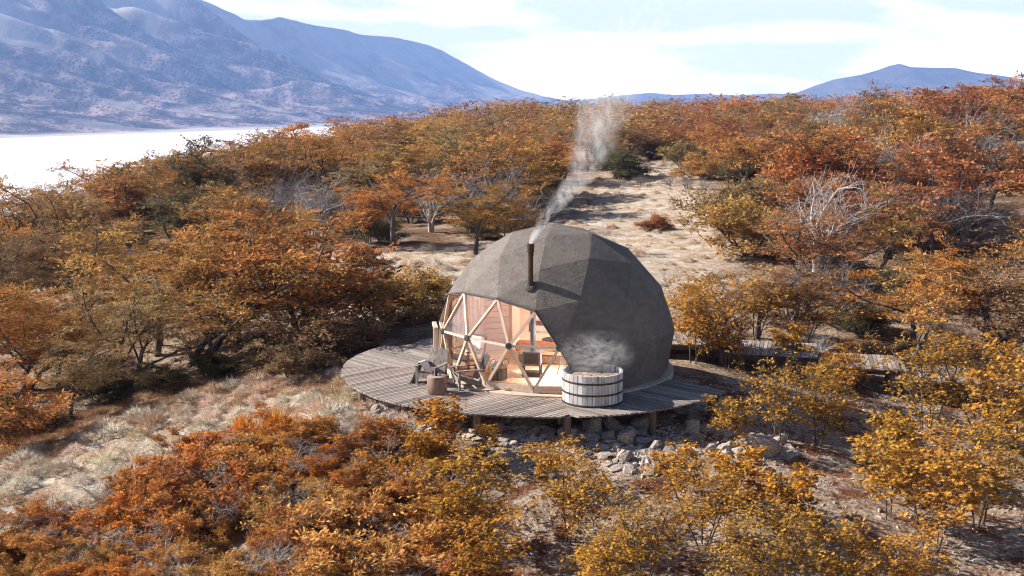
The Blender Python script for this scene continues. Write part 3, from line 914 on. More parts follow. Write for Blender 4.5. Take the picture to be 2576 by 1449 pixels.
# floor plate with rim, base rail along the glass front
fl = MB().lathe([(3.62, -0.12), (3.76, -0.115), (3.76, 0.035), (3.72, 0.05), (3.60, 0.052)], 72).build('floor_plate', M_PINE, dome)
for k in range(24):    # interior floor boards
    y0, y1 = -3.5 + k * 7 / 24 + .004, -3.5 + (k + 1) * 7 / 24 - .004
    m0 = min(abs(y0), abs(y1)); h = math.sqrt(max(3.52 ** 2 - max(abs(y0), abs(y1)) ** 2, 0.01))
    MB().box((0, (y0 + y1) / 2, 0.10), (2 * h, y1 - y0, 0.08)).build('floor_board', M_FLOOR, dome)
bo = sorted([i for i in range(len(GP)) if ring[i] == 0 and -112 < az[i] < 15], key=lambda i: az[i])
for i, j in zip(bo[:-1], bo[1:]):
    a, b = WV[i].copy(), WV[j].copy(); a[2] = b[2] = 0.155
    inn = 0.985
    MB().beam(a * [inn, inn, 1], b * [inn, inn, 1], 0.09, 0.19).build('base_rail', M_PINE, dome)
# entrance jamb at the far left edge of the glass front
jm = [i for i in range(len(GP)) if ring[i] == 0 and -85 < az[i] < -80][0]
ja = WV[jm]
tang = np.array([math.cos(math.radians(az[jm])), math.sin(math.radians(az[jm])), 0])
rad_ = np.array([math.sin(math.radians(az[jm])), -math.cos(math.radians(az[jm])), 0])
dr = MB()
o1 = ja * [1.02, 1.02, 0] + rad_ * 0.02
for sgn in (0.0, -1.0):
    p = o1 + tang * (0.10 + sgn * 0.85) - rad_ * .02; dr.beam((p[0], p[1], 0.053), (p[0], p[1], 1.3), 0.13, 0.10, up=rad_)
p0, p1 = o1 + tang * 0.16, o1 - tang * 0.81
dr.beam((p0[0], p0[1], 1.34), (p1[0], p1[1], 1.34), 0.13, 0.08, up=(0, 0, 1))
dr.build('door_frame', M_PINE, dome)

# chimney pipe through the cover
d = ray(1335, 724); oc = CAM - cen0
bq = oc @ d; qa = d @ d; cq = oc @ oc - (DR - 0.05) ** 2
th_ = (-bq - math.sqrt(bq * bq - qa * cq)) / qa
CH = CAM + d * th_
pipe = MB().tube([(0, 0, -0.25), (0, 0, 1.16)], 0.072, 18).build('chimney_pipe', M_PIPE, dome, CH, smooth=False)
MB().lathe([(0.074, 1.0), (0.098, 1.02), (0.098, 1.14), (0.102, 1.15), (0.102, 1.27), (0.085, 1.275), (0.07, 1.2)], 20).build('cap', M_PIPE, pipe)
MB().lathe([(0.074, 0.93), (0.09, 0.94), (0.09, 0.965), (0.074, 0.97)], 20).build('collar', M_PIPE, pipe)
nn = Vector((CH - cen0)).normalized()
fl_ = MB().tube([nn * -0.03 + Vector((0, 0, 0.03)), nn * 0.05 + Vector((0, 0, 0.03)), nn * 0.075 + Vector((0, 0, 0.03))], [0.17, 0.165, 0.09], 20).build('flashing', M_TRIM, pipe)
CHTOP = CH + np.array([0, 0, 1.25])

# ------------------------------------------------------------------ inside the dome
FZ = 0.143
# plank partition in front of the bathroom
pw_ = thing('partition_wall', 'pale partition wall of horizontal boards inside the dome', 'wall', (0, 0, 0))
a, b = np.array([-3.05, 1.35]), np.array([-1.35, 1.9])
d2 = (b - a) / np.linalg.norm(b - a); s2 = np.array([d2[1], -d2[0]])
for k in range(13):
    z = FZ + 0.09 + k * 0.185
    rl = math.sqrt(max(3.40 ** 2 - (z - DC) ** 2, 0.5))
    aa = a.copy()
    while np.hypot(*aa) > rl - 0.04: aa = aa + d2 * 0.03
    MB().beam((*(aa), z), (*b, z), 0.05, 0.172).build('board', M_WALLW, pw_)
MB().beam((*(b + d2 * 0.05), FZ), (*(b + d2 * 0.05), FZ + 2.45), 0.1, 0.1, up=(1, 0, 0)).build('corner_post', M_PINE, pw_)
MB().beam((*(b + d2 * 0.05 + np.array([0.3, 1.2])), FZ + 1.2), (*(b + d2 * 0.05), FZ + 1.2), 0.05, 2.4).build('return_panel', M_WALLW, pw_)

cv_, cf_ = [], []
for i in range(61):
    f = i / 60; bx_, by_ = -3.12 + f * .8, -.05 + f * 1.5
    off = .035 * math.sin(f * 46)
    for z in (FZ + .02, FZ + 1.0, FZ + 1.95 + .35 * f):
        cv_.append((bx_ + off * .88 + (.12 * f), by_ - off * .47, z))
for i in range(60):
    for k in range(2): cf_.append((i * 3 + k, i * 3 + 3 + k, i * 3 + 4 + k, i * 3 + 1 + k))
o = link('curtain', mesh_np('curtain', np.array(cv_), [np.array(cf_)], [M_CLOTH], True), None, label='pale curtain hanging behind the left panes of the dome', category='curtain')
bed = thing('bed', 'double bed with cream bedding and an orange fur throw inside the dome', 'bed', (0.0, 0.75, FZ), R_(-12))
MB().box((0, 0, 0.14), (1.75, 2.0, 0.24)).build('bed_base', M_POST, bed, bevel=0.02)
MB().box((0, 0, 0.42), (1.8, 2.06, 0.30)).build('mattress', M_CREAM, bed, bevel=0.08)
MB().box((0, -0.08, 0.60), (1.9, 1.75, 0.07)).build('duvet', M_CREAM, bed, bevel=0.03)
MB().box((0, -0.80, 0.50), (1.94, 0.46, 0.30)).build('fur_throw', M_FUR, bed, bevel=0.06)
for x in (-0.45, 0.45):
    MB().box((x, 0.80, 0.70), (0.68, 0.40, 0.16), Matrix.Rotation(R_(18), 3, 'X')).build('pillow', M_CLOTH, bed, bevel=0.07)
MB().beam((-0.95, 1.06, 0.5), (0.95, 1.06, 0.5), 0.08, 0.9).build('headboard', M_TABLE, bed)
MB().lathe([(0.0, 0.0), (0.30, 0.0), (0.33, 0.03), (0.31, 0.04), (0.0, 0.015)], 28).build('serving_tray', M_WICKER, None, (0.0, 0.35, FZ + 0.636), label='round woven tray lying on the bed in the dome', category='tray')

stv = thing('wood_stove', 'black wood stove on an open stand with a tall blue-grey flue', 'stove', (-0.66, -1.75, FZ), R_(-8))
MB().box((0, 0, 0.55), (0.54, 0.42, 0.42)).build('stove_body', M_SLATE, stv, bevel=0.015)
MB().box((0, -0.22, 0.56), (0.42, 0.02, 0.30)).build('stove_door', M_DARK, stv)
for x in (-.255, .255):
    for y in (-.185, .185):
        MB().box((x, y, 0.17), (0.045, 0.045, 0.34)).build('leg', M_DARK, stv)
MB().box((0, 0, 0.07), (0.47, 0.33, 0.13)).build('log_tray', M_DARK, stv)
MB().tube([(0.02, 0.05, 0.75), (0.02, 0.05, 2.62)], 0.085, 18).build('flue_pipe', M_SLATE, stv)

bk = thing('wicker_basket', 'dark wicker basket topped with folded blankets behind the glass', 'basket', (-1.63, -2.15, FZ), 0.3)
MB().lathe([(0.20, 0.0), (0.225, 0.02), (0.235, 0.36), (0.22, 0.37), (0.20, 0.30), (0.0, 0.28)], 22).build('basket_body', M_WICKER, bk)
mbk = MB()
for k in range(16):
    a_ = k * 2 * math.pi / 16
    mbk.lathe([(0.0, -0.045), (0.04, -0.03), (0.052, 0.0), (0.04, 0.03), (0.0, 0.045)], 8, (0.2 * math.cos(a_), 0.2 * math.sin(a_), 0.385))
mbk.build('straw_rim', M_STRAW, bk, smooth=True)
MB().lathe([(0.0, 0.30), (0.19, 0.32), (0.20, 0.42), (0.14, 0.52), (0.0, 0.55)], 18).build('blanket', M_GREYCLOTH, bk, smooth=True)
for sx in (-1, 1):
    MB().tube([(sx * (0.19 + 0.09 * math.sin(t)), 0.0, 0.38 + 0.22 * (1 - math.cos(t)) / 2) for t in np.linspace(0, 2 * math.pi * .8, 10)], 0.012, 6).build('handle', M_DARK, bk)

ac = thing('armchair', 'wooden lounge armchair with cream cushions just inside the glass at left', 'armchair', (-2.62, -0.75, FZ), R_(-38))
for x in (-.34, .34):
    MB().beam((x, -.36, 0), (x, -.36, .58), .05, .05, up=(1, 0, 0)).build('leg', M_TABLE, ac)
    MB().beam((x, .34, 0), (x, .50, .95), .05, .05, up=(1, 0, 0)).build('leg', M_TABLE, ac)
    MB().beam((x, -.42, .60), (x, .46, .60), .07, .03).build('arm', M_TABLE, ac)
MB().beam((-.34, .50, .94), (.34, .50, .94), .05, .06).build('top_rail', M_TABLE, ac)
MB().box((0, 0, .28), (.66, .76, .05), Matrix.Rotation(R_(-6), 3, 'X')).build('seat_frame', M_TABLE, ac)
MB().box((0, -.02, .38), (.62, .74, .16), Matrix.Rotation(R_(-6), 3, 'X')).build('seat_cushion', M_CREAM, ac, bevel=0.05)
MB().box((0, .36, .66), (.62, .15, .56), Matrix.Rotation(R_(-14), 3, 'X')).build('back_cushion', M_CLOTH, ac, bevel=0.05)

tb = thing('bedside_table', 'brown tapering bedside table beside the bed in the dome', 'table', (0.62, 2.05, FZ))
MB().add([(-.13, -.13, 0), (.13, -.13, 0), (.13, .13, 0), (-.13, .13, 0), (-.26, -.22, .56), (.26, -.22, .56), (.26, .22, .56), (-.26, .22, .56)], [(3, 2, 1, 0), (0, 1, 5, 4), (1, 2, 6, 5), (2, 3, 7, 6), (3, 0, 4, 7), (4, 5, 6, 7)]).build('pedestal', M_TABLE, tb)
MB().box((0, 0, .585), (.58, .48, .045)).build('table_top', M_TABLE, tb)
lp = thing('table_lamp', 'bedside lamp with a white drum shade in the dome', 'lamp', (0.62, 2.05, FZ + 0.61))
MB().tube([(-.09, 0, 0), (0, 0, .30)], .014, 6).tube([(.09, 0, 0), (0, 0, .30)], .014, 6).tube([(0, .09, 0), (0, 0, .30)], .014, 6).build('lamp_stand', M_DARK, lp)
MB().lathe([(0.19, .30), (0.17, .56)], 24, caps=False).build('lamp_shade', M_SHADE, lp)
ld = bpy.data.lights.new('bulb', 'POINT'); ld.energy = 300; ld.color = (1.0, .86, .74); ld.shadow_soft_size = .06
lo = bpy.data.objects.new('bulb', ld); COL.objects.link(lo); lo.parent = lp; lo.location = (0, 0, .42)
tl = thing('floor_lamp', 'tripod floor lamp on slim brown legs near the right edge of the glass', 'lamp', (0.30, -1.95, FZ))
for a_ in (0.4, 2.5, 4.6):
    MB().tube([(.28 * math.cos(a_), .28 * math.sin(a_), 0), (0, 0, 1.15)], .016, 7).build('leg', M_TABLE, tl)
MB().lathe([(0.20, 1.16), (0.16, 1.50)], 24, caps=False).build('lamp_shade', M_SHADE, tl)
ld = bpy.data.lights.new('bulb', 'POINT'); ld.energy = 270; ld.color = (1.0, .87, .76); ld.shadow_soft_size = .06
lo = bpy.data.objects.new('bulb', ld); COL.objects.link(lo); lo.parent = tl; lo.location = (0, 0, 1.33)
MB().lathe([(0.0, 0.0), (0.045, 0.0), (0.05, 0.02), (0.05, 0.17), (0.017, 0.24), (0.017, 0.31), (0.0, 0.31)], 16).build('amber_bottle', M_AMBER, None, (-1.95, -1.35, FZ + 0.341), label='tall amber bottle standing on a small low table in the dome', category='bottle', smooth=True)
lt = thing('low_table', 'small low wooden table holding the amber bottle', 'table', (-1.95, -1.35, FZ))
MB().lathe([(0.0, .30), (.26, .30), (.26, .34), (0.0, .34)], 24).build('table_top', M_PINE, lt)
for a_ in (0.5, 2.6, 4.7):
    MB().tube([(.2 * math.cos(a_), .2 * math.sin(a_), 0), (.15 * math.cos(a_), .15 * math.sin(a_), .30)], .018, 7).build('leg', M_PINE, lt)

# ------------------------------------------------------------------ hot tub
tub = thing('hot_tub', 'round steaming hot tub of grey staves with dark hoops on the deck', 'hot tub', (0.98, -4.02, 0.004), 0.05)
TR, TH = 0.845, 0.86
NS = 46
cuts = np.cumsum(r2.uniform(0.6, 1.4, NS)); cuts = cuts / cuts[-1] * 2 * math.pi
prev = 0.0
for k in range(NS):
    a0, a1 = prev + 0.005, cuts[k] - 0.005; prev = cuts[k]
    ro, ri = TR + r2.uniform(-.003, .004), TR - 0.05
    am = (a0 + a1) / 2; top = TH + r2.uniform(-.008, .008)
    q = [(rr * math.cos(a), rr * math.sin(a)) for rr, a in ((ri, a0), (ri, a1), (ro, a1), (ro, am), (ro, a0))]
    q = [(x - TR * math.cos(am), y - TR * math.sin(am)) for x, y in q]
    MB().prism(q[::-1], 0.03, top).build('stave', M_STAVE, tub, (TR * math.cos(am), TR * math.sin(am), 0))
for z, hh in ((0.62, 0.05), (0.30, 0.05), (0.0, 0.05)):
    MB().lathe([(TR - .01, z), (TR + .014, z), (TR + .014, z + hh), (TR - .01, z + hh)], 60, closed=True).build('hoop', M_HOOP, tub)
m, n, l, out = new_mat('tub_water')
tc = n.new('ShaderNodeTexCoord'); t1 = n.new('ShaderNodeTexNoise'); t1.inputs['Scale'].default_value = 17; t1.inputs['Detail'].default_value = 5; t1.inputs['Roughness'].default_value = 0.7
l.new(tc.outputs['Object'], t1.inputs['Vector'])
r_ = ramp(n, [(0.36, (0.16, 0.065, 0.03)), (0.47, (0.42, 0.26, 0.17)), (0.56, (0.72, 0.62, 0.53))]); l.new(t1.outputs['Fac'], r_.inputs[0])
p = n.new('ShaderNodeBsdfPrincipled'); p.inputs['Roughness'].default_value = 0.18; l.new(r_.outputs[0], p.inputs['Base Color'])
b = n.new('ShaderNodeBump'); b.inputs['Strength'].default_value = 0.7; b.inputs['Distance'].default_value = 0.03; l.new(t1.outputs['Fac'], b.inputs['Height']); l.new(b.outputs[0], p.inputs['Normal']); l.new(p.outputs[0], out.inputs['Surface'])
MB().lathe([(TR - 0.055, 0.70), (TR - 0.056, 0.715), (0.4, 0.722), (0.001, 0.724)], 60).build('bath_water', m, tub)


# ------------------------------------------------------------------ chairs, stump, bottle, cups, throw
def make_chair(label, loc, rz):
    """faces local -y"""
    t = thing('deck_chair', label, 'chair', loc, rz, 'chairs on the deck')
    for x in (-.31, .31):
        MB().box((x, -.36, .275), (.075, .05, .55)).build('leg', M_CHAIR, t, bevel=.006)
        MB().beam((x * .9, -.33, .36), (x * .9, .52, .04), .04, .13).build('leg', M_CHAIR, t, bevel=.006)
        MB().box((x * 1.03, -.05, .565), (.115, .80, .03)).build('arm', M_CHAIR, t, bevel=.006)
        MB().beam((x * 1.0, .30, .15), (x * 1.0, .30, .55), .05, .05, up=(1, 0, 0)).build('arm_support', M_CHAIR, t)
    MB().box((0, -.395, .30), (.64, .022, .15)).build('apron', M_CHAIR, t)
    for k in range(6):
        y = -.33 + k * .098; z = .405 - k * .0365
        MB().box((0, y, z), (.57, .09, .022), Matrix.Rotation(R_(-20), 3, 'X')).build('seat_slat', M_CHAIR, t)
    wd = (.205, .215, .205)
    x = -.325
    for k in range(3):
        h = .86 + (0.02 if k == 1 else r2.uniform(-.02, 0))
        MB().beam((x + wd[k] / 2, .20, .16), (x + wd[k] / 2, .20 + h * .42, .16 + h * .907), wd[k] - .008, .028, up=(0, -1, .46)).build('back_board', M_CHAIR, t)
        x += wd[k]
    MB().beam((-.33, .33, .40), (.33, .33, .40), .045, .06, up=(0, -1, .46)).build('back_rail', M_CHAIR, t)
    return t


CH1 = (-3.62, -2.05, 0.0); CH1R = R_(-24)
make_chair('grey plank deck chair with a pale throw over its arm, left of the stump', CH1, CH1R)
CH2 = (-2.52, -2.55, 0.0); CH2R = R_(-72)
make_chair('grey plank deck chair seen from its side, right of the stump', CH2, CH2R)
# throw blanket over the arm of the first chair
Mc = Matrix.Translation(CH1) @ Matrix.Rotation(CH1R, 4, 'Z')
gridp = [(0.02, -.22, .335), (-.14, -.22, .41), (-.27, -.22, .615), (-.375, -.20, .615), (-.43, -.22, .40), (-.50, -.26, .18), (-.58, -.32, .012)]
gridq = [(0.10, .12, .265), (-.12, .15, .40), (-.27, .18, .60), (-.37, .18, .60), (-.42, .12, .40), (-.47, .06, .18), (-.52, .0, .012)]
vv, ff = [], []
nu, nv = 25, 12
for i in range(nu):
    f = i / (nu - 1) * 6; k = min(int(f), 5); w = f - k
    p0 = Vector(gridp[k]).lerp(Vector(gridp[k + 1]), w); q0 = Vector(gridq[k]).lerp(Vector(gridq[k + 1]), w)
    for j in range(nv):
        pt = p0.lerp(q0, j / (nv - 1))
        fold = 0.014 * math.sin(j * 1.9 + i * .25)
        if f > 2.9: pt += Vector((fold, 0, 0))
        else: pt += Vector((0, 0, .022 + abs(fold) * .6))
        vv.append(Mc @ pt)
for i in range(nu - 1):
    for j in range(nv - 1):
        ff.append((i * nv + j, i * nv + j + 1, (i + 1) * nv + j + 1, (i + 1) * nv + j))
org = Vector(vv[0])
me = mesh_np('throw_blanket', np.array([v - org for v in vv]), [np.array(ff)], [M_CLOTH, M_GREYCLOTH], True, matidx=[0 if f[0] // nv < 13 else 1 for f in ff])
o = link('throw_blanket', me, None, org, label='pale and grey throw blanket hanging over the arm of the left chair', category='blanket')
sm = o.modifiers.new('thickness', 'SOLIDIFY'); sm.thickness = 0.012
fr = MB()
for j in range(18):
    p0 = Mc @ Vector(gridp[6]).lerp(Vector(gridq[6]), j / 17)
    fr.tube([p0 - org, p0 - org + Vector((-.08 + r2.uniform(-.03, .03), -.04 + r2.uniform(-.04, .04), -.004))], .007, 4)
fr.build('fringe', M_CLOTH, o)

ST = (-3.40, -3.22, 0.004)
st = thing('stump_table', 'round wooden stump used as a side table between the two chairs', 'stump table', ST)
prof = []
sv, sf = [], []
NSEG = 40
for (rr, z) in ((.265, 0), (.285, .02), (.287, .25), (.280, .47), (.272, .495), (.262, .50)):
    for k in range(NSEG):
        a_ = 2 * math.pi * k / NSEG; w = 1 + .012 * math.sin(3 * a_ + 1) + .008 * math.sin(7 * a_)
        sv.append((rr * w * math.cos(a_), rr * w * math.sin(a_), z))
for i in range(5):
    for k in range(NSEG):
        sf.append((i * NSEG + k, i * NSEG + (k + 1) % NSEG, (i + 1) * NSEG + (k + 1) % NSEG, (i + 1) * NSEG + k))
MB().add(sv, sf).build('bark_side', M_LOG, st, smooth=True)
MB().add([(v[0], v[1], .5005) for v in sv[-NSEG:]], [tuple(range(NSEG))]).build('stump_top', M_LOGTOP, st)
MB().lathe([(0.0, 0.0), (0.036, 0.0), (0.038, 0.02), (0.038, 0.17), (0.014, 0.225), (0.014, 0.29), (0.0, 0.29)], 18).build('wine_bottle', M_DARK, None, (ST[0] - .02, ST[1] - .02, .506), label='dark wine bottle standing on the stump table', category='bottle', smooth=True)
for dx, dy, lb in ((-.13, .08, 'left of the bottle'), (.09, .06, 'right of the bottle')):
    c = thing('wine_glass', f'stemless wine glass on the stump table, {lb}', 'glass', (ST[0] + dx, ST[1] + dy, .506))
    MB().lathe([(0.0, 0.0), (0.033, 0.0), (0.044, 0.05), (0.036, 0.11), (0.033, 0.11), (0.04, 0.05), (0.0, 0.012)], 16).build('bowl', M_CUP, c, smooth=True)
    MB().lathe([(0.0, 0.013), (0.034, 0.016), (0.039, 0.05), (0.0, 0.052)], 14).build('wine', M_AMBER, c, smooth=True)

# ------------------------------------------------------------------ rocks
def rock_mesh(seed, flat):
    r = np.random.default_rng(seed)
    bm = bmesh.new()
    for _ in range(22):
        v = r.normal(size=3); v /= np.linalg.norm(v); v *= r.uniform(.75, 1.1)
        v = np.sign(v) * np.abs(v) ** 0.8
        bm.verts.new((v[0], v[1] * r.uniform(.6, .8), v[2] * flat))
    res = bmesh.ops.convex_hull(bm, input=bm.verts)
    bmesh.ops.delete(bm, geom=[g for g in res['geom_interior'] if isinstance(g, bmesh.types.BMVert)], context='VERTS')
    bmesh.ops.subdivide_edges(bm, edges=bm.edges, cuts=1, fractal=.25, along_normal=.4, seed=seed)
    me = bpy.data.meshes.new('rock'); bm.to_mesh(me); bm.free(); me.materials.append(M_ROCK)
    return me


ROCKS = [rock_mesh(100 + k, f) for k, f in enumerate((.75, .7, .65, .8))]
SLABS = [rock_mesh(200 + k, f) for k, f in enumerate((.16, .22, .18, .3, .25, .14))]


def put_rock(mesh, x, y, size, rot, label, group=None, sink=.3, name='rock', zs=1.0):
    z = float(ground_h(np.array(x), np.array(y)))
    o = link(name, mesh, None, (x, y, z + size * zs * (.5 - sink)), label=label, category='rock')
    o.scale = (size, size, size * zs); o.rotation_euler = rot
    if group: o['group'] = group
    return o


def at_px(px, py):
    w = ground_pt(px, py); return float(w[0]), float(w[1])


named = [((1577, 1108), .44, 0, 'large pale angular boulder in front of the hot tub below the deck'),
         ((1428, 1106), .36, 1, 'pale pointed boulder at the foot of the middle deck post'),
         ((1490, 1083), .50, 2, 'dark rounded boulder in the shade under the deck, left of two'),
         ((1545, 1080), .48, 3, 'dark rounded boulder in the shade under the deck beneath the hot tub'),
         ((1615, 1075), .42, 0, 'dark boulder in the shade at the right deck post'),
         ((985, 1032), .38, 1, 'pale wedge-shaped rock beside the second deck post from the left'),
         ((945, 1040), .26, 2, 'small pale rock left of the wedge-shaped rock by the deck'),
         ((1900, 1135), .75, 3, 'broad grey layered outcrop under the large maple right of the deck'),
         ((1830, 1330), .22, 0, 'pale stone on bare ground among the lower right maples'),
         ((2010, 1345), .25, 1, 'pale stone at the lower right beside rusty leaf litter'),
         ((1690, 1160), .30, 2, 'tan rock at the right end of the rubble below the deck')]
for (px, py), s, k, lb in named:
    x, y = at_px(px, py)
    put_rock(ROCKS[k], x, y, s * .88, (r2.uniform(-.2, .2), r2.uniform(-.2, .2), r2.uniform(0, 6)), lb, sink=.25, zs=1.0 if k != 3 else .75)
cnt = 0
RUB = [(1120, 1100), (1200, 1080), (1320, 1075), (1420, 1080), (1560, 1085), (1700, 1080), (1850, 1090), (1990, 1110), (2010, 1150), (1880, 1170), (1720, 1185), (1620, 1200), (1500, 1175), (1380, 1135), (1250, 1125)]
RUBW = poly_world(RUB); RUB2 = poly_world([(910, 1030), (1000, 1010), (1120, 1050), (1180, 1090), (1050, 1085), (960, 1060)])


def rnd_in(poly, n, r, inset=0.0):
    lo, hi = poly.min(0), poly.max(0); out = []
    while len(out) < n:
        p = r.uniform(lo, hi, (256, 2))
        s = poly_sd(p[:, 0], p[:, 1], poly) > inset
        out += list(p[s])
    return np.array(out[:n])


rr = np.random.default_rng(11)


def rub_label(x, y, sz):
    px_, py_ = project(np.array([[x, y, float(ground_h(np.array(x), np.array(y)))]]))
    a_ = ('left of the second post', 'between the second and third posts', 'left of the middle post', 'below the hot tub', 'right of the hot tub', 'under the right maples')[int(np.clip(np.searchsorted((1018, 1200, 1427, 1570, 1700), px_[0]), 0, 5))]
    return ('small' if sz < .16 else ('large' if sz > .25 else 'mid-sized')) + ' pale broken slab ' + ('close to the deck edge' if py_[0] < 1110 else 'farther from the deck') + ', ' + a_


pts = np.r_[rnd_in(RUBW, 130, rr), rnd_in(RUB2, 26, rr)]
for k, (x, y) in enumerate(pts):
    s = rr.uniform(.10, .28) * (1.25 if rr.random() < .15 else 1)
    put_rock(SLABS[k % 6] if rr.random() < .72 else ROCKS[k % 4], x, y, s if k % 4 else s * .8, (rr.normal(.28, .15), rr.normal(-.2, .15), rr.normal(.4, .5)),
             rub_label(x, y, s), 'rubble slabs below the deck', sink=.3)


def chips(name, polys, counts, smin, smax, matl, seed, label):
    r = np.random.default_rng(seed)
    P = np.concatenate([rnd_in(p, c, r) for p, c in zip(polys, counts)])
    n = len(P); z = ground_h(P[:, 0], P[:, 1])
    s = r.uniform(smin, smax, n) * (1 + 1.2 * (r.random(n) < .1))
    base = np.array([(-1, -.7, 0), (1, -.6, 0), (.8, .7, 0), (-.7, .6, 0), (-.6, -.3, .45), (.6, -.4, .4), (.4, .5, .5)], float)
    B = base[None] * (1 + r.uniform(-.35, .35, (n, 7, 3)))
    a = r.normal(.4, .7, n); ca, sa = np.cos(a), np.sin(a)
    X = (B[..., 0] * ca[:, None] - B[..., 1] * sa[:, None] * .6) * s[:, None] + P[:, :1]
    Y = (B[..., 0] * sa[:, None] + B[..., 1] * ca[:, None] * .6) * s[:, None] + P[:, 1:]
    Z = (B[..., 2] * s[:, None]) + z[:, None] - s[:, None] * .1
    V = np.stack([X, Y, Z], -1).reshape(-1, 3); o_ = np.arange(n)[:, None] * 7
    tri = np.array([(4, 5, 6), (0, 1, 5), (0, 5, 4), (1, 2, 5), (2, 6, 5), (2, 3, 6), (3, 0, 4), (3, 4, 6)])
    F = (o_[:, None] + tri[None]).reshape(-1, 3)
    link(name, mesh_np(name, V, [F], [matl]), None, kind='stuff', label=label, category='gravel')


chips('stone_rubble', [RUBW, RUB2, FRONT], [2600, 500, 2600], .02, .07, M_ROCK, 5, 'small pale stone chips scattered over the ground below the deck')

# ------------------------------------------------------------------ plant generators
def norm(v):
    return v / (np.linalg.norm(v, axis=-1, keepdims=True) + 1e-9)


def tube_np(pts, rad, n):
    """arrays of a tube along pts"""
    m = len(pts)
    t = np.gradient(pts, axis=0); t = norm(t)
    ref = np.array([.31, .87, .38]); u = norm(np.cross(t, ref)); v = np.cross(t, u)
    a = np.arange(n) * 2 * np.pi / n
    V = pts[:, None] + (u[:, None] * np.cos(a)[None, :, None] + v[:, None] * np.sin(a)[None, :, None]) * rad[:, None, None]
    i = np.arange(m - 1)[:, None] * n; k = np.arange(n)[None]
    F = np.stack([i + k, i + (k + 1) % n, i + n + (k + 1) % n, i + n + k], -1).reshape(-1, 4)
    return V.reshape(-1, 3), F


def join_tubes(branches, sides):
    Vs, Fs, b = [], [], 0
    for (pts, rad, lv) in branches:
        V, F = tube_np(pts, rad, sides[lv]); Vs.append(V); Fs.append(F + b); b += len(V)
    return np.concatenate(Vs), np.concatenate(Fs)


class Skel:
    def __init__(s, seed, H, cfg):
        s.r = np.random.default_rng(seed); s.H = H; s.c = cfg; s.br = []; s.tw = []
        stems = cfg.get('stems', 1)
        for k in range(stems):
            a = s.r.uniform(0, 6.28); sp = cfg['lean'] * s.r.uniform(.3, 1.2)
            if stems > 1: a = 6.28 * k / stems + s.r.uniform(-.5, .5)
            d = norm(np.array([sp * math.cos(a), sp * math.sin(a), 1.0]) + np.array(cfg.get('wind', (0, 0, 0))) * .5)
            p = np.array([.06 * math.cos(a), .06 * math.sin(a), -.25]) * (1 if stems > 1 else np.array([0, 0, 1]))
            s.grow(p, d, cfg['L'][0] * H * s.r.uniform(.85, 1.15), cfg['r0'] * H * s.r.uniform(.8, 1.1), 0)

    def grow(s, p, d, L, rad, lv):
        c, r = s.c, s.r
        n = (6, 5, 4, 2)[lv]; pts = [p]
        wind = np.array(c.get('wind', (0, 0, 0)))
        for i in range(n):
            d = norm(d + r.normal(0, c['wob'][lv], 3) + wind * (.02, .06, .12, .14)[lv] + np.array([0, 0, c['up'][lv]]))
            p = p + d * L / n; pts.append(p)
        pts = np.array(pts)
        tp = np.linspace(1, c['taper'][lv], n + 1) * rad
        s.br.append((pts, np.maximum(tp, .0035), lv))
        if lv >= 2: s.tw.append((pts, lv))
        if lv == 3: return
        kids = c['kids'][lv]; nk = r.integers(kids[0], kids[1] + 1)
        f0 = c['from'][lv]; ph = r.uniform(0, 6.28)
        for k in range(nk):
            f = f0 + (1 - f0) * (k + r.uniform(.2, 1.0)) / nk; f = min(f, 1.0)
            x = f * n; i = min(int(x), n - 1); q = pts[i] + (pts[i + 1] - pts[i]) * (x - i)
            dd = norm(pts[i + 1] - pts[i])
            a = ph + k * 2.4 + r.uniform(-.5, .5)
            if c.get('opposite') and lv >= 0: a = ph + (k % 2) * math.pi + (k // 2) * 1.57 + r.uniform(-.3, .3)
            hz = np.array([math.cos(a), math.sin(a), 0])
            sp = c['spread'][lv]
            nd = norm(dd * (1 - sp) + hz * sp + np.array([0, 0, c['lift'][lv]]) + wind * .12)
            s.grow(q, nd, c['L'][lv + 1] * s.H * r.uniform(.65, 1.2) * (1 - .35 * f if lv == 1 else 1), rad * c['rr'][lv] * (1 - .4 * f), lv + 1)


BEECH = dict(stems=1, lean=.28, L=(.36, .46, .27, .13), r0=.021, wob=(.13, .17, .2, .22), up=(.02, .02, .0, .015), taper=(.7, .4, .35, .3),
             kids=((3, 5), (5, 7), (4, 6)), spread=(.6, .8, .78), lift=(.34, .07, .03), rr=(.62, .5, .45), wind=(.55, .1, 0))
BEECH['from'] = (.45, .25, .15)
SHRUBC = dict(stems=6, lean=.95, L=(.55, .42, .26, .14), r0=.016, wob=(.16, .2, .22, .24), up=(-.02, .0, .0, .015), taper=(.6, .4, .35, .3),
              kids=((3, 4), (4, 6), (3, 5)), spread=(.6, .7, .7), lift=(.15, .10, .06), rr=(.62, .5, .45), wind=(.5, .1, 0))
SHRUBC['from'] = (.25, .25, .15)
MATC = dict(stems=8, lean=1.8, L=(.95, .60, .34, .17), r0=.02, wob=(.2, .24, .25, .26), up=(-.03, .0, .0, .015), taper=(.6, .4, .35, .3),
            kids=((3, 4), (4, 5), (3, 5)), spread=(.65, .7, .7), lift=(.18, .12, .07), rr=(.62, .5, .45), wind=(.8, .1, 0))
MATC['from'] = (.2, .25, .15)
MAPLEC = dict(stems=3, lean=.25, L=(.80, .32, .17, .075), r0=.0095, wob=(.06, .1, .14, .2), up=(.03, .02, .0, 0), taper=(.35, .4, .4, .3),
              kids=((9, 12), (4, 6), (2, 3)), spread=(.72, .62, .65), lift=(.25, .10, .03), rr=(.42, .5, .5), wind=(.1, 0, 0), opposite=True)
MAPLEC['from'] = (.28, .25, .4)
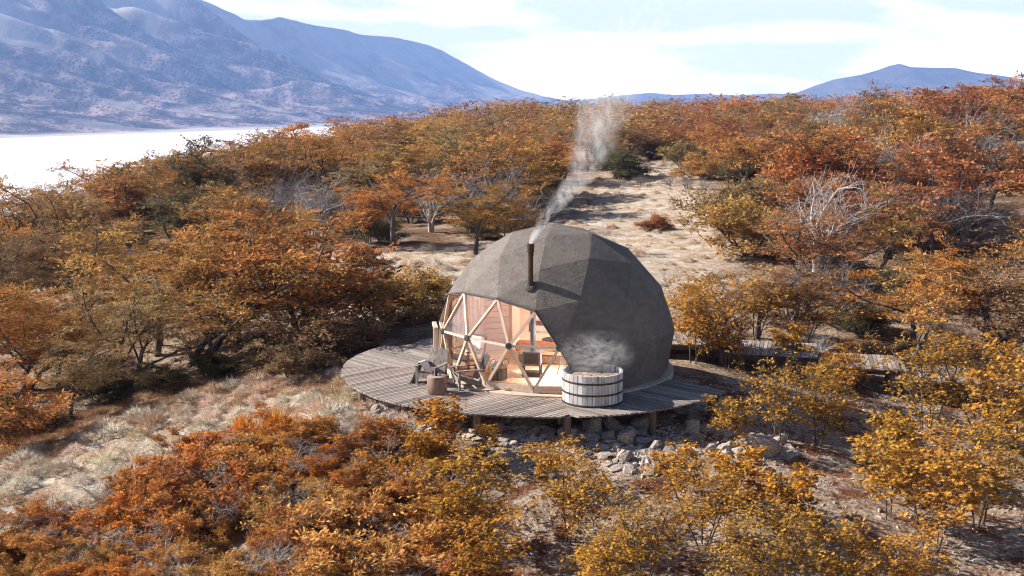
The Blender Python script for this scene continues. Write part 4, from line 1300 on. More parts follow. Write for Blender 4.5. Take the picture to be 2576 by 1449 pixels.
DEADC = dict(stems=2, lean=.35, L=(.40, .46, .26, .14), r0=.024, wob=(.2, .24, .28, .3), up=(.03, .03, .02, .02), taper=(.65, .4, .3, .2),
             kids=((4, 5), (6, 8), (5, 7)), spread=(.55, .6, .6), lift=(.3, .18, .12), rr=(.6, .5, .45), wind=(.25, 0, 0))
DEADC['from'] = (.35, .2, .15)


def leaf_quads(sk, per, LL, WW, jit, seed, droop=.1, lvmin=2, up=1.0):
    r = np.random.default_rng(seed)
    C, D, T = [], [], []
    for pts, lv in sk.tw:
        k = per if lv == 3 else max(1, int(per * 0.8))
        if r.random() < .14: k = max(1, k // 8)          # twigs that have lost their leaves
        else: k = max(1, int(k * r.uniform(.6, 1.4)))
        f = r.uniform(.55 if lv == 2 else .2, 1.1, k) * (len(pts) - 1)
        i = np.minimum(f.astype(int), len(pts) - 2)
        p = pts[i] + (pts[i + 1] - pts[i]) * (f - i)[:, None]
        dd = norm(pts[i + 1] - pts[i])
        p = p + r.normal(0, 1, (k, 3)) * np.array(jit)
        h = r.normal(0, 1, (k, 3)) * np.array([.75, .75, .3])
        d = norm(dd + h + np.array([.25, 0, .12]))
        C.append(p); D.append(d); T.append(np.clip(r.normal(.52, .2) + r.normal(0, .15, k), 0, 1))
    C, D, T = np.concatenate(C), np.concatenate(D), np.concatenate(T)
    n = len(C)
    nn_ = norm(r.normal(0, .55, (n, 3)) + np.array([0, 0, up]))
    S = norm(np.cross(D, nn_))
    sz = np.clip(np.exp(r.normal(0, .32, n)), .5, 1.6)[:, None]; L = LL * sz; W = WW * sz * r.uniform(.75, 1.25, n)[:, None]
    dr_ = np.array([0, 0, -1.0]) * L * droop
    V = np.stack([C, C + D * L * .45 + S * W * .5, C + D * L + dr_, C + D * L * .5 - S * W * .5], 1).reshape(-1, 3)
    F = np.arange(4 * n).reshape(-1, 4)
    return V, F, np.repeat(T, 4)


MAPLE_SHAPE = np.array([(math.cos(math.radians(a)) * q, math.sin(math.radians(a)) * q) for a, q in
                        ((0, 1.0), (24, .46), (50, .92), (80, .42), (112, .62), (180, .22), (248, .62), (280, .42), (310, .92), (336, .46))])


def maple_leaves(sk, per, size, seed):
    r = np.random.default_rng(seed)
    C, D, T = [], [], []
    for pts, lv in sk.tw:
        k = per if lv == 3 else max(1, per - 1)
        if r.random() < .12: continue
        f = (r.uniform(.35, 1.05, k)) * (len(pts) - 1); i = np.minimum(f.astype(int), len(pts) - 2)
        p = pts[i] + (pts[i + 1] - pts[i]) * (f - i)[:, None] + r.normal(0, .05, (k, 3)) * np.array([1, 1, .5])
        a = r.uniform(0, 6.28, k)
        d = norm(np.stack([np.cos(a), np.sin(a), r.normal(-.15, .25, k)], 1) + norm(pts[i + 1] - pts[i]) * .8)
        C.append(p + d * size * .5); D.append(d); T.append(np.clip(r.normal(.5, .15) + r.normal(0, .18, k), 0, 1))
    C, D, T = np.concatenate(C), np.concatenate(D), np.concatenate(T); n = len(C)
    nn_ = norm(r.normal(0, .42, (n, 3)) + np.array([-.12, 0, 1.0])); S = norm(np.cross(nn_, D)); nn_ = np.cross(D, S)
    s = size * np.clip(np.exp(r.normal(-.03, .27, n)), .45, 1.6)
    m = MAPLE_SHAPE
    V = C[:, None] + (D[:, None] * m[None, :, :1] + S[:, None] * m[None, :, 1:2]) * s[:, None, None]
    cup = (m[:, 0] ** 2 + m[:, 1] ** 2)[None, :, None] * -.12 * s[:, None, None]
    V = V + nn_[:, None] * cup
    F = np.arange(10 * n).reshape(-1, 10)
    return V.reshape(-1, 3), F, np.repeat(T, 10)


class Proto:
    pass


def beech_proto(seed, H, cfg, per, LL, WW, jit, bark=None, sides=(7, 6, 4, 3), far=True, maxlv=3):
    p = Proto(); sk = Skel(seed, H, cfg)
    V, F = join_tubes([b for b in sk.br if b[2] <= maxlv], sides)
    p.trunk = mesh_np('trunk', V, [F], [bark or M_BARK], True)
    V, F, T = leaf_quads(sk, per, LL, WW, jit, seed + 1)
    p.crown = mesh_np('crown', V, [F], [M_LEAF], False, {'tint': T})
    p.H = float(V[:, 2].max()); p.rad = float(np.percentile(np.hypot(V[:, 0], V[:, 1]), 92))
    if far:
        p.lod = []
        for k, sc in ((max(2, per // 3), 1.42), (max(1, per // 10), 2.1)):
            fv, ff, ft = leaf_quads(sk, k, LL * sc, WW * sc * 1.05, jit, seed + 2)
            tv, tf = join_tubes([b for b in sk.br if b[2] <= (1 if sc < 1.6 else 0)], (3, 3, 3, 3))
            if cfg is SHRUBC:        # undergrowth in the mass: a loose sample of larger sprays
                fv, ff, ft = leaf_quads(sk, 2, LL * 2.2, WW * 2.2, jit, seed + 2)
                pick = np.random.default_rng(seed).permutation(len(fv) // 4)[:260]
                fv = fv.reshape(-1, 4, 3)[pick].reshape(-1, 3); ft = ft.reshape(-1, 4)[pick].ravel()
                tv, tf = tv[:8], tf[:4]
            p.lod.append((fv, ft, tv, tf))
    return p


BE = [beech_proto(1000 + 10 * k, 4.6, dict(BEECH, lean=.15 + .08 * (k % 4), stems=1 + (k % 3 == 2)), 46 if not (k % 3 == 2) else 27, .115, .041, (.10, .10, .028)) for k in range(9)]
NB = [beech_proto(2000 + 10 * k, 5.0, dict(BEECH, lean=.2 + .1 * (k % 2), stems=1 + (k % 2)), 92 if k % 2 == 0 else 54, .082, .030, (.10, .10, .024), far=False) for k in range(4)]
SH = [beech_proto(3000 + 10 * k, 2.0, SHRUBC, 27, .085, .034, (.07, .07, .04), far=True) for k in range(4)]
MA = [beech_proto(4000 + 10 * k, 1.15, MATC, 34, .074, .030, (.06, .06, .035), bark=M_TWIG, far=False) for k in range(5)]


def maple_proto(seed, H, stems, per, size, lean=.25):
    p = Proto(); sk = Skel(seed, H, dict(MAPLEC, stems=stems, lean=lean))
    V, F = join_tubes(sk.br, (7, 5, 4, 3)); p.trunk = mesh_np('trunk', V, [F], [M_MBARK], True)
    V, F, T = maple_leaves(sk, per, size, seed + 1)
    p.crown = mesh_np('crown', V, [F], [M_MAPLE], False, {'tint': T})
    p.H = float(V[:, 2].max()); p.rad = float(np.percentile(np.hypot(V[:, 0], V[:, 1]), 92))
    return p


MP = [maple_proto(5000, 2.6, 3, 6, .051), maple_proto(5010, 2.6, 4, 5, .051, .4), maple_proto(5020, 2.2, 2, 7, .053), maple_proto(5030, 2.8, 5, 4, .05, .5), maple_proto(5040, 1.7, 1, 9, .054, .1), maple_proto(5050, 2.4, 3, 6, .053, .35)]


def dead_proto(seed, H, cfg, mat):
    p = Proto(); sk = Skel(seed, H, cfg)
    V, F = join_tubes(sk.br, (7, 5, 4, 3)); p.trunk = mesh_np('trunk', V, [F], [mat], True); p.crown = None
    p.H = float(V[:, 2].max()); p.rad = float(np.percentile(np.hypot(V[:, 0], V[:, 1]), 92)); return p


DT = [dead_proto(6000 + 10 * k, 3.6, DEADC, M_DEAD) for k in range(3)]
BARE_LOD = [join_tubes([b for b in Skel(6000 + 10 * k, 3.6, DEADC).br if b[2] <= 2], (3, 3, 3, 3)) for k, k_ in ((0, 0), (1, 1), (2, 1))]
DS = [dead_proto(6100 + 10 * k, 1.5, dict(MATC, stems=6, lean=1.2), M_DEAD) for k in range(3)]
TW = [dead_proto(6200 + 10 * k, 3.4, dict(DEADC, stems=4, lean=.6), M_TWIG) for k in range(2)]

GOLD, ORANGE, RUST = (.53, .30, .10), (.53, .255, .085), (.47, .20, .085)
OCHRE, OLIVE, BROWN, RED = (.40, .27, .125), (.19, .155, .078), (.34, .20, .105), (.42, .165, .085)
YELLOW, DKGREEN = (.47, .235, .04), (.13, .105, .035)
CNAME = {(.15, .115, .055): 'dark olive', GOLD: 'golden orange', ORANGE: 'bright orange', RUST: 'rust orange', OCHRE: 'ochre', OLIVE: 'olive brown', BROWN: 'brown orange', RED: 'russet red'}
prj = np.random.default_rng(77)


def vary(c, a=.14):
    k = prj.uniform(1 - a, 1 + a); h = prj.uniform(-.1, .1)
    return (min(1, c[0] * k), min(1, c[1] * k * (1 + h)), c[2] * k * (1 + h), 1)


def plant(proto, name, x, y, label, cat, H=None, col=None, rot=None, group=None, sxy=1.0, tilt=(0, 0)):
    z = float(ground_h(np.array(float(x)), np.array(float(y))))
    s = (H / proto.H) if H else 1.0
    t = thing(name, label, cat, (x, y, z), prj.uniform(-.9, .9) if rot is None else rot, group)
    t.scale = (s * sxy, s * sxy, s); t.rotation_euler = (tilt[0], tilt[1], t.rotation_euler[2])
    o = link('trunk', proto.trunk, t)
    if proto.crown is not None:
        o = link('crown', proto.crown, t); o.color = vary(col) if len(col) == 3 else col
    return t


OCC = []        # (x, y, radius) of hand-placed plants


def hero(protos, k, name, px, py, H, label, cat='tree', col=None, sxy=1.0, rot=None, group=None, tilt=(0, 0)):
    x, y = at_px(px, py)
    t = plant(protos[k % len(protos)], name, x, y, label, cat, H, col, rot, group, sxy, tilt)
    OCC.append((x, y, protos[k % len(protos)].rad * t.scale[0] * .75))
    if name in ('dead_tree', 'bare_tree'):      # bare trees stand in small glades
        for q in (2.5, 5.0, 8.0): OCC.append((x - q * .1, y - q, 3.6))
    return t


# --- hand-placed beeches
hero(NB, 0, 'beech_tree', 598, 872, 5.3, 'golden beech with a forked dark trunk at the left of the pale slope', col=GOLD)
hero(NB, 1, 'beech_tree', 480, 925, 5.2, 'broad golden beech with two slanting trunks in the left wood', col=GOLD)
hero(NB, 2, 'beech_tree', 395, 900, 4.8, 'tall golden beech with a layered crown left of the two slanting trunks', col=GOLD)
hero(NB, 3, 'beech_tree', 310, 985, 4.6, 'dark-trunked beech with olive and orange leaves at left', col=OCHRE)
hero(NB, 0, 'beech_tree', 15, 800, 4.9, 'tall brown beech with dark upright trunks at the left picture edge', col=BROWN)
hero(NB, 2, 'beech_tree', 190, 770, 4.4, 'brown orange beech right of the tall one at the left edge', col=BROWN)
hero(NB, 1, 'beech_tree', 60, 985, 3.3, 'orange beech with a leaning trunk low at the left edge', col=ORANGE)
hero(NB, 3, 'beech_tree', 740, 880, 2.8, 'rusty orange shrubby beech beside the pale slope left of the deck', col=RUST)
hero(NB, 2, 'beech_tree', 985, 632, 4.7, 'wide orange beech with dark leaning trunks behind the dome at left', col=ORANGE, sxy=1.05)
hero(NB, 0, 'beech_tree', 1195, 640, 4.7, 'full golden beech directly behind the left shoulder of the dome', col=GOLD)
hero(BE, 4, 'beech_tree', 1290, 640, 3.6, 'golden beech touching the dome outline behind its left shoulder', col=GOLD)
hero(BE, 3, 'beech_tree', 865, 625, 3.6, 'dark-trunked orange beech left of the wide leaning one', col=ORANGE)
hero(BE, 6, 'beech_tree', 1325, 500, 5.6, 'tall russet beech with bare upper boughs left of the smoke', col=RUST, sxy=.75)
hero(BE, 1, 'beech_tree', 1180, 470, 6.0, 'tall red-topped beech in the wood behind the dome', col=RED, sxy=.8)
hero(BE, 7, 'beech_tree', 430, 555, 7.0, 'tall dark beech rising against the white lake', col=OLIVE, sxy=.75)
hero(SH, 2, 'yellow_bush', 1850, 590, 3.4, 'golden olive bush at the right edge of the clearing', 'bush', OCHRE, 1.0)
hero(SH, 0, 'yellow_bush', 1890, 640, 3.0, 'ochre bush below the golden olive one at the right edge of the clearing', 'bush', GOLD, 1.1)
hero(NB, 1, 'beech_tree', 2010, 735, 4.3, 'rust red beech right of the clearing behind the maples', col=RUST, sxy=1.1)
hero(NB, 3, 'beech_tree', 2130, 640, 4.2, 'rust orange spreading beech uphill of the boardwalk', col=RUST, sxy=1.1)
hero(NB, 0, 'beech_tree', 2290, 890, 4.4, 'pale orange wide beech above the boardwalk at right', col=(.52, .22, .055), sxy=1.15)
hero(NB, 2, 'beech_tree', 2470, 860, 4.0, 'orange beech at the right edge above the boardwalk', col=ORANGE, sxy=1.1)
hero(BE, 5, 'beech_tree', 2140, 405, 7.0, 'tall dark beech with bare top standing out against the far right mountain', col=BROWN, sxy=.7)
hero(BE, 0, 'beech_tree', 2470, 380, 6.6, 'red orange beech breaking the skyline at the far right', col=RUST)
hero(BE, 3, 'beech_tree', 2545, 375, 6.2, 'rusty beech on the skyline at the right picture edge', col=RUST)
# --- shrubs
hero(SH, 0, 'dark_bush', 1557, 452, 2.9, 'dense dark rounded bush standing in the clearing beside the smoke', 'bush', OLIVE, .95)
hero(SH, 1, 'dark_bush', 1642, 402, 2.8, 'dark olive bush at the far end of the clearing', 'bush', OLIVE)
hero(SH, 2, 'yellow_bush', 1722, 440, 3.2, 'tall yellow ochre bush at the right of the clearing', 'bush', OCHRE, .8)
hero(SH, 3, 'yellow_bush', 1765, 455, 2.5, 'golden bush right of the tall yellow one by the clearing', 'bush', GOLD, 1.0)
hero(SH, 0, 'orange_bush', 950, 815, 2.3, 'loose golden bush left of the dome beside the deck', 'bush', GOLD, 1.1)
hero(SH, 1, 'orange_bush', 1070, 770, 1.9, 'golden bush close to the left wall of the dome', 'bush', GOLD, 1.0)
hero(SH, 2, 'orange_bush', 820, 905, 1.9, 'brown orange bush just left of the deck', 'bush', BROWN, 1.2)
hero(SH, 3, 'orange_bush', 740, 945, 1.4, 'low rusty bush at the top of the meadow strip', 'bush', BROWN, 1.3)
hero(SH, 1, 'orange_bush', 905, 668, 1.3, 'small rust bush on the pale slope below the leaning beech', 'bush', RUST, 1.1)
hero(SH, 2, 'orange_bush', 1625, 582, .7, 'small orange bush in the clearing, left of two', 'bush', RUST, 1.1)
hero(SH, 0, 'orange_bush', 1658, 578, 1.0, 'small orange bush in the clearing, right of two', 'bush', RUST, .8)
for k, (px, py) in enumerate(((1690, 468), (1725, 478), (1570, 510), (1480, 515), (1780, 480), (1610, 470))):
    hero(TW, k, 'bare_bush', px, py, 1.1, ('thin grey leafless bush in the clearing by the yellow bush', 'thin grey leafless bush on bare ground below the yellow bush', 'leafless brown bush in the middle of the clearing',
         'leafless bush at the left of the clearing under the smoke', 'leafless bush at the right of the clearing', 'small leafless bush by the far dark bush')[k], 'bush', sxy=1.2)
for k, (px, py, h_, lb) in enumerate(((250, 1005, 1.1, 'dark green bush under the left beeches beside the meadow'), (400, 990, 1.1, 'dark green bush right of another under the left beeches'), (530, 950, 1.0, 'dark green bush below the two slanting trunks'),
                                   (110, 1080, 1.0, 'dark green bush low at the left picture edge'), (690, 905, 1.1, 'dark green bush at the foot of the forked golden beech'), (20, 1100, 1.3, 'dark green low bush cut by the left picture edge'))):
    hero(SH, k, 'dark_bush', px, py, h_, lb, 'bush', (.14, .108, .048), 1.15)
# --- dead trees
hero(DT, 0, 'dead_tree', 790, 605, 4.6, 'silver grey dead tree with a tangle of bare branches left of the leaning beech', 'tree')
hero(DT, 1, 'dead_tree', 650, 530, 5.0, 'grey dead tree in the left wood below the lake', 'tree')
hero(DT, 2, 'dead_tree', 1085, 585, 4.2, 'pale dead tree between the two golden beeches behind the dome', 'tree')
hero(DT, 1, 'dead_tree', 2135, 490, 5.4, 'white dead tree standing bare in the right wood', 'tree')
hero(DT, 0, 'dead_tree', 2425, 470, 4.5, 'pale dead tree with a long leaning limb at far right', 'tree', tilt=(0, .25))
hero(DT, 2, 'dead_tree', 2120, 400, 7.0, 'thin white dead tree on the skyline beside the tall dark beech', 'tree', sxy=.6)
hero(TW, 0, 'bare_tree', 2440, 590, 3.6, 'dark leafless tree among orange crowns at right', 'tree')
hero(TW, 1, 'bare_tree', 880, 590, 3.0, 'grey leafless tree left of the wide leaning beech', 'tree')
hero(TW, 0, 'bare_tree', 720, 560, 3.4, 'purple grey leafless tree in the left wood', 'tree')
hero(TW, 1, 'bare_tree', 1420, 430, 3.8, 'leafless dark tree behind the smoke', 'tree')

# --- maples
MAPLES = [
    (0, 1905, 862, 2.95, 'slender yellow maple with a dark stem in front of the boardwalk'),
    (1, 2022, 872, 2.6, 'dark-stemmed yellow maple right of the slender one by the boardwalk'),
    (3, 1785, 905, 3.0, 'yellow maple standing close to the right wall of the dome'),
    (2, 1835, 1128, 1.45, 'short yellow maple just below the right tip of the deck'),
    (0, 1745, 915, 2.8, 'tall yellow maple beside the right edge of the dome'),
    (4, 1975, 935, 1.7, 'small yellow maple in front of the middle of the boardwalk'),
    (5, 1735, 850, 2.6, 'yellow maple half hidden behind the right side of the dome'),
    (2, 1830, 930, 2.3, 'yellow maple behind the right tip of the deck'),
    (3, 1965, 1112, 2.4, 'wide golden maple right of the deck tip over the rocks'),
    (0, 2060, 1125, 2.3, 'yellow maple at the right of the rocks, with thin forked stems'),
    (5, 2110, 1015, 2.1, 'yellow maple with bare stems on the shaded slope'),
    (3, 2335, 1092, 2.9, 'many-stemmed maple with grey bare stems on the shaded slope'),
    (1, 2480, 1110, 3.0, 'yellow maple at the right edge below the boardwalk'),
    (2, 2545, 1190, 2.9, 'yellow maple cut by the right picture edge'),
    (4, 2225, 1200, 1.7, 'slim yellow maple sapling alone on the bare slope at right'),
    (5, 2345, 1385, 2.7, 'large yellow maple over the bottom right slope'),
    (0, 2460, 1330, 2.7, 'yellow maple behind the large one at bottom right'),
    (2, 2235, 1310, 1.9, 'yellow maple left of the large one at bottom right'),
    (0, 1435, 1370, 2.45, 'tall thin-stemmed yellow maple in the lower middle'),
    (5, 1165, 1370, 2.5, 'yellow maple between the orange shrubs and the bare ground'),
    (2, 1215, 1520, 1.9, 'yellow maple at the bottom edge left of the thin-stemmed one'),
    (1, 1770, 1390, 2.2, 'yellow maple with forked grey stem at bottom centre right'),
    (4, 1850, 1290, 1.7, 'slim yellow sapling left of the bare patch'),
    (4, 1975, 1360, 1.8, 'slim yellow sapling beside the pale stone'),
    (4, 1700, 1255, 1.4, 'small yellow sapling below the rubble'),
    (3, 1620, 1480, 2.2, 'yellow maple at the bottom edge in the middle'),
    (5, 1500, 1545, 1.9, 'yellow maple at the bottom edge right of the thin-stemmed one'),
    (1, 1960, 1500, 2.1, 'yellow maple at the bottom edge right of centre'),
    (0, 2120, 1540, 2.0, 'yellow maple at the bottom edge towards the right'),
    (2, 2280, 1560, 1.8, 'low yellow maple at the bottom edge near the right corner'),
    (3, 1840, 1560, 1.8, 'low yellow maple at the bottom edge below the forked one'),
    (4, 1090, 1155, 1.75, 'slim yellow sapling rising in front of the deck edge'),
    (4, 1215, 1145, .9, 'small yellow sapling at the third deck post'),
    (4, 1045, 1190, 1.2, 'yellow sapling among the upper orange shrubs'),
    (2, 1385, 1240, 1.3, 'short yellow maple on the bare slope below the deck'),
]
for k, px, py, H, lb in MAPLES:
    hero(MP, k, 'maple_tree', px, py, H * (1.2 if px > 2200 and py < 1400 else 1.05), lb, 'maple', vary(YELLOW, .1), 1.05, group='yellow maples around the dome')

# --- orange shrub mat at lower left
sr = np.random.default_rng(31)


def scatter(poly, d, r, tries=4000, occ=(), inset=0.0, maxn=10 ** 6):
    lo, hi = poly.min(0), poly.max(0); out = []
    P = r.uniform(lo, hi, (tries, 2)); P = P[poly_sd(P[:, 0], P[:, 1], poly) > inset]
    oc_ = np.array(occ) if len(occ) else np.zeros((0, 3))
    for p in P:
        if len(out) and (np.hypot(*(np.array(out) - p).T) < d).any(): continue
        if len(oc_) and (np.hypot(oc_[:, 0] - p[0], oc_[:, 1] - p[1]) < oc_[:, 2]).any(): continue
        out.append(p)
        if len(out) >= maxn: break
    return np.array(out)


def mat_label(x, y, h):
    px_, py_ = project(np.array([[x, y, float(ground_h(np.array(x), np.array(y)))]]))
    c = ('at the far left', 'left of its middle', 'right of its middle', 'at its right end')[int(np.clip(px_[0] // 290, 0, 3))]
    r_ = 'upper edge' if py_[0] < 1230 else ('middle' if py_[0] < 1360 else 'lower part')
    return ('tall' if h > 1.08 else ('mid-sized' if h > .92 else 'low')) + f' orange shrub, {r_} of lower left mat, {c}'


for k, (x, y) in enumerate(scatter(SHRUB, 1.18, sr)):
    col = ((.60, .27, .07), (.58, .31, .095), (.60, .255, .06), (.52, .225, .07))[sr.integers(0, 4)]
    h = sr.uniform(.75, 1.25)
    plant(MA[sr.integers(0, 5)], 'low_shrub', x, y, mat_label(x, y, h), 'shrub', h, col, sr.uniform(-.7, .7), 'orange shrub mat at lower left', sr.uniform(.85, 1.1))
for k, (x, y) in enumerate(scatter(SHRUB, 1.45, sr, inset=.4, maxn=26)):
    plant(DS[k % 3], 'dead_shrub', x, y, mat_label(x, y, 1.0).replace('mid-sized orange shrub', 'grey dead branches'), 'shrub', sr.uniform(.9, 1.2), None, sr.uniform(0, 6), 'dead branches in the shrub mat')

# --- the wood: one by one for the nearest, the rest as one mass
FOR = np.random.default_rng(99)
cand = []
tries = 60000
u = FOR.random(tries); vD = np.sqrt(30 ** 2 + u * (245 ** 2 - 30 ** 2))
lat = FOR.uniform(-.50, .50, tries)
X, Y = CAM[0] + lat * vD, CAM[1] + vD
bey = beyond(X, Y)
ok = bey < 14
pxs, pys = project(np.stack([X, Y, ground_h(X, Y)], 1))
for poly, mgn in ((CLEARING, 1.8), (PALE, 1.0), (MEADOW, 1.0), (FRONT, .4), (SHRUB, .4)):
    ok &= poly_sd(X, Y, poly) < -mgn
ok &= ~((np.hypot(X, Y) < 9.5) & (Y > -6))
ok &= ~((pxs > 860) & (pxs < 1800) & (pys > 655))           # nothing grows between the camera and the dome here
ok &= ~((X > 3) & (X < 20) & (Y < 7.2 - X * .22) & (Y > -3 - X * .1))   # boardwalk
ok &= ~((poly_sd(X, Y, PALE) > -3.2) & (vD < 56))
ok &= vD < 236
idx = np.where(ok)[0]
cell = {}
acc = []
oc_ = np.array(OCC)
for i in idx:
    D = vD[i]; dmin = (3.7 if X[i] < -4 and D < 75 else 2.5) if D < 75 else (2.6 if D < 110 else 2.7)
    if (np.hypot(oc_[:, 0] - X[i], oc_[:, 1] - Y[i]) < oc_[:, 2] * .6).any(): continue
    cxk, cyk = int(X[i] // 2.5), int(Y[i] // 2.5); bad = False
    for ax in (-1, 0, 1):
        for ay in (-1, 0, 1):
            for j in cell.get((cxk + ax, cyk + ay), ()):
                if (X[i] - X[j]) ** 2 + (Y[i] - Y[j]) ** 2 < dmin * dmin: bad = True; break
            if bad: break
        if bad: break
    if bad: continue
    cell.setdefault((cxk, cyk), []).append(i); acc.append(i)
acc.sort(key=lambda i: vD[i])
farV, farF, farT, farC, tV, tF = [], [], [], [], [], []
fb = tb_ = 0
nind = nshr = 0
for i in acc:
    x, y, D = X[i], Y[i], vD[i]
    side = 'left' if x < -4 - .02 * D else ('right' if x > 4 + .09 * D else 'back')
    w = {'left': ((GOLD, .3), (ORANGE, .2), (BROWN, .25), (OLIVE, .1), (OCHRE, .15)),
         'right': ((RUST, .3), (ORANGE, .26), (BROWN, .12), (RED, .12), (GOLD, .12), (OCHRE, .08)),
         'back': ((OCHRE, .38), (BROWN, .12), (GOLD, .2), (OLIVE, .08), (ORANGE, .12), (RUST, .1))}[side]
    # colours come in drifts through the wood
    f = float(np.clip(fbm(np.array(x / 9), np.array(y / 14), 2, 123) * 1.7 + .5 + FOR.normal(0, .16), 0, .999)); c = w[-1][0]
    for cc, q in w:
        if f < q: c = cc; break
        f -= q
    bare = FOR.random() < .13
    low = FOR.random() < (.14 if side == 'left' and D < 46 else .36)
    H = FOR.uniform(1.1, 2.3) if low else (3.2 + 2.6 * FOR.random() ** 1.3) * (1.05 if D > 50 else .92)
    if low and not bare: c = (OLIVE, BROWN, (.15, .115, .055), OCHRE)[FOR.integers(0, 4)]
    
    if (low and nshr < 285) or (not low and nind - nshr < 285):
        nshr += low
        size_ = 'tall' if H > 4.0 else ('mid-sized' if H > 3.1 else 'small')
        size_ += {'left': ' near' if D < 42 else (' middle-distance' if D < 56 else ' distant'), 'right': ' near' if D < 50 else (' middle-distance' if D < 62 else ' distant'), 'back': ' near' if D < 56 else ' distant'}[side]
        if pys[i] < 560: size_ = size_.replace('distant', 'far')
        spot = {'left': ('at its left end', 'left of its middle', 'near its middle', 'right of its middle', 'at its right end')[int(np.clip(pxs[i] / 240, 0, 4))],
                'right': ('beside the clearing', 'left of its middle', 'near its middle', 'right of its middle', 'at its right end')[int(np.clip((pxs[i] - 1700) / 176, 0, 4))],
                'back': ('at its left end', 'left of its middle', 'near its middle', 'right of its middle', 'at its right end')[int(np.clip((pxs[i] - 700) / 230, 0, 4))]}[side]
        where = {'left': 'the left wood', 'right': 'the wood right of the clearing', 'back': 'the wood behind the dome'}[side]
        nind += 1
        if bare:
            plant((TW[0], TW[1], DT[nind % 3])[nind % 3], 'bare_tree', x, y, f'{size_} grey leafless tree in {where}, {spot}', 'tree', H * .9, None, None, f'leafless trees in {where}')
        elif low:
            plant(SH[nind % 4], 'undergrowth_shrub', x, y, f'{size_} {CNAME[c]} shrub in {where}, {spot}', 'shrub', H, c, None, f'{CNAME[c]} shrubs in {where}')
        else:
            k = FOR.integers(0, 9)
            plant(BE[k] if D > 47 or FOR.random() < .3 else NB[k % 4], 'beech_tree', x, y, f'{size_} {CNAME[c]} beech in {where}, {spot}', 'tree', H, c, FOR.uniform(-.9, .9), f'{CNAME[c]} beeches in {where}', FOR.uniform(.8, 1.15))
    else:
        pr = BE[FOR.integers(0, 9)] if not low else SH[FOR.integers(0, 4)]
        fv, ft, tv, tf = pr.lod[0 if D < 100 and not low else 1]
        if D > 115: H *= .9
        s = H / pr.H; sx = s * FOR.uniform(1.0, 1.35); a = FOR.uniform(-.9, .9); ca, sa = math.cos(a), math.sin(a)
        z = float(ground_h(np.array(x), np.array(y)))
        Mx = np.array([[ca * sx, -sa * sx, 0], [sa * sx, ca * sx, 0], [0, 0, s]])
        if not bare:
            V = fv @ Mx.T + np.array([x, y, z]); farV.append(V); farT.append(ft); farC.append(np.tile(np.array(vary(c)), (len(V), 1)))
        if bare: tv, tf = BARE_LOD[FOR.integers(0, 3)]; Mx = Mx * .95
        V = tv @ Mx.T + np.array([x, y, z]); tV.append(V); tF.append(tf + tb_); tb_ += len(V)
farV = np.concatenate(farV)
wood = link('far_wood', mesh_np('far_wood', farV, [np.arange(len(farV)).reshape(-1, 4)], [M_LEAFF], False, {'tint': np.concatenate(farT), 'leafcol': np.concatenate(farC)}), None, kind='stuff', label='dense autumn wood covering the rise behind the dome up to the skyline', category='wood')
link('branches', mesh_np('branches', np.concatenate(tV), [np.concatenate(tF)], [M_BARK], True), wood, kind='stuff')


# ------------------------------------------------------------------ grass
def blades(cent, per, L, W, spread, cols, seed, lean=.9):
    r = np.random.default_rng(seed); n = len(cent)
    C = np.repeat(cent, per, 0); m = len(C)
    a = r.uniform(0, 6.28, m); q = np.sqrt(r.random(m)) * spread
    base = C + np.stack([np.cos(a) * q, np.sin(a) * q, np.zeros(m)], 1)
    tilt = r.uniform(.1, lean, m) * (q / spread * .8 + .3)
    aa = a + r.normal(0, .5, m)
    d = norm(np.stack([np.cos(aa) * tilt + .18, np.sin(aa) * tilt, np.ones(m)], 1))
    ll = (L * r.uniform(.55, 1.2, m))[:, None]
    s = norm(np.cross(d, r.normal(0, 1, (m, 3)))) * W
    tip = base + d * ll + np.array([.05, 0, -.1]) * ll
    V = np.stack([base - s, base + s, tip], 1).reshape(-1, 3)
    ci = np.repeat(np.asarray(cols)[r.integers(0, len(cols), n)], per, 0)
    ci = np.c_[ci * r.uniform(.8, 1.2, (m, 1)), np.ones(m)]
    return V, np.repeat(np.clip(r.normal(.5, .25, m), 0, 1), 3), np.repeat(ci, 3, 0)


gr = np.random.default_rng(41)
STRAW = [(.72, .60, .45), (.64, .50, .35), (.76, .66, .54), (.52, .37, .24), (.60, .50, .40), (.68, .57, .47)]
RUSTG = [(.40, .23, .12), (.48, .31, .17), (.34, .18, .09)]


def grass_pts(poly, n, r):
    P = rnd_in(poly, n, r); return np.c_[P, ground_h(P[:, 0], P[:, 1]) - .01]


cl1, cl2, cl3 = grass_pts(CLEARING, 1500, gr), grass_pts(PALE, 800, gr), grass_pts(MEADOW, 1100, gr)
parts_ = [blades(cl1, 36, .09, .011, .24, STRAW, 1), blades(cl2, 38, .08, .009, .22, STRAW, 2), blades(cl3, 40, .07, .0065, .2, STRAW, 3)]
edge = grass_pts(poly_world([(0, 1120), (250, 1030), (480, 960), (700, 930), (860, 930), (900, 990), (700, 1000), (480, 1040), (250, 1110), (0, 1230)]), 700, gr)
parts_.append(blades(edge, 55, .17, .006, .2, RUSTG, 4))
parts_.append(blades(grass_pts(FRONT, 500, gr), 22, .10, .006, .12, RUSTG + STRAW[:2], 5))
GV = np.concatenate([p[0] for p in parts_])
link('dry_grass', mesh_np('dry_grass', GV, [np.arange(len(GV)).reshape(-1, 3)], [M_GRASS], False, {'tint': np.concatenate([p[1] for p in parts_]), 'leafcol': np.concatenate([p[2] for p in parts_])}), None, kind='stuff', label='short dry straw grass over the open slopes', category='grass')

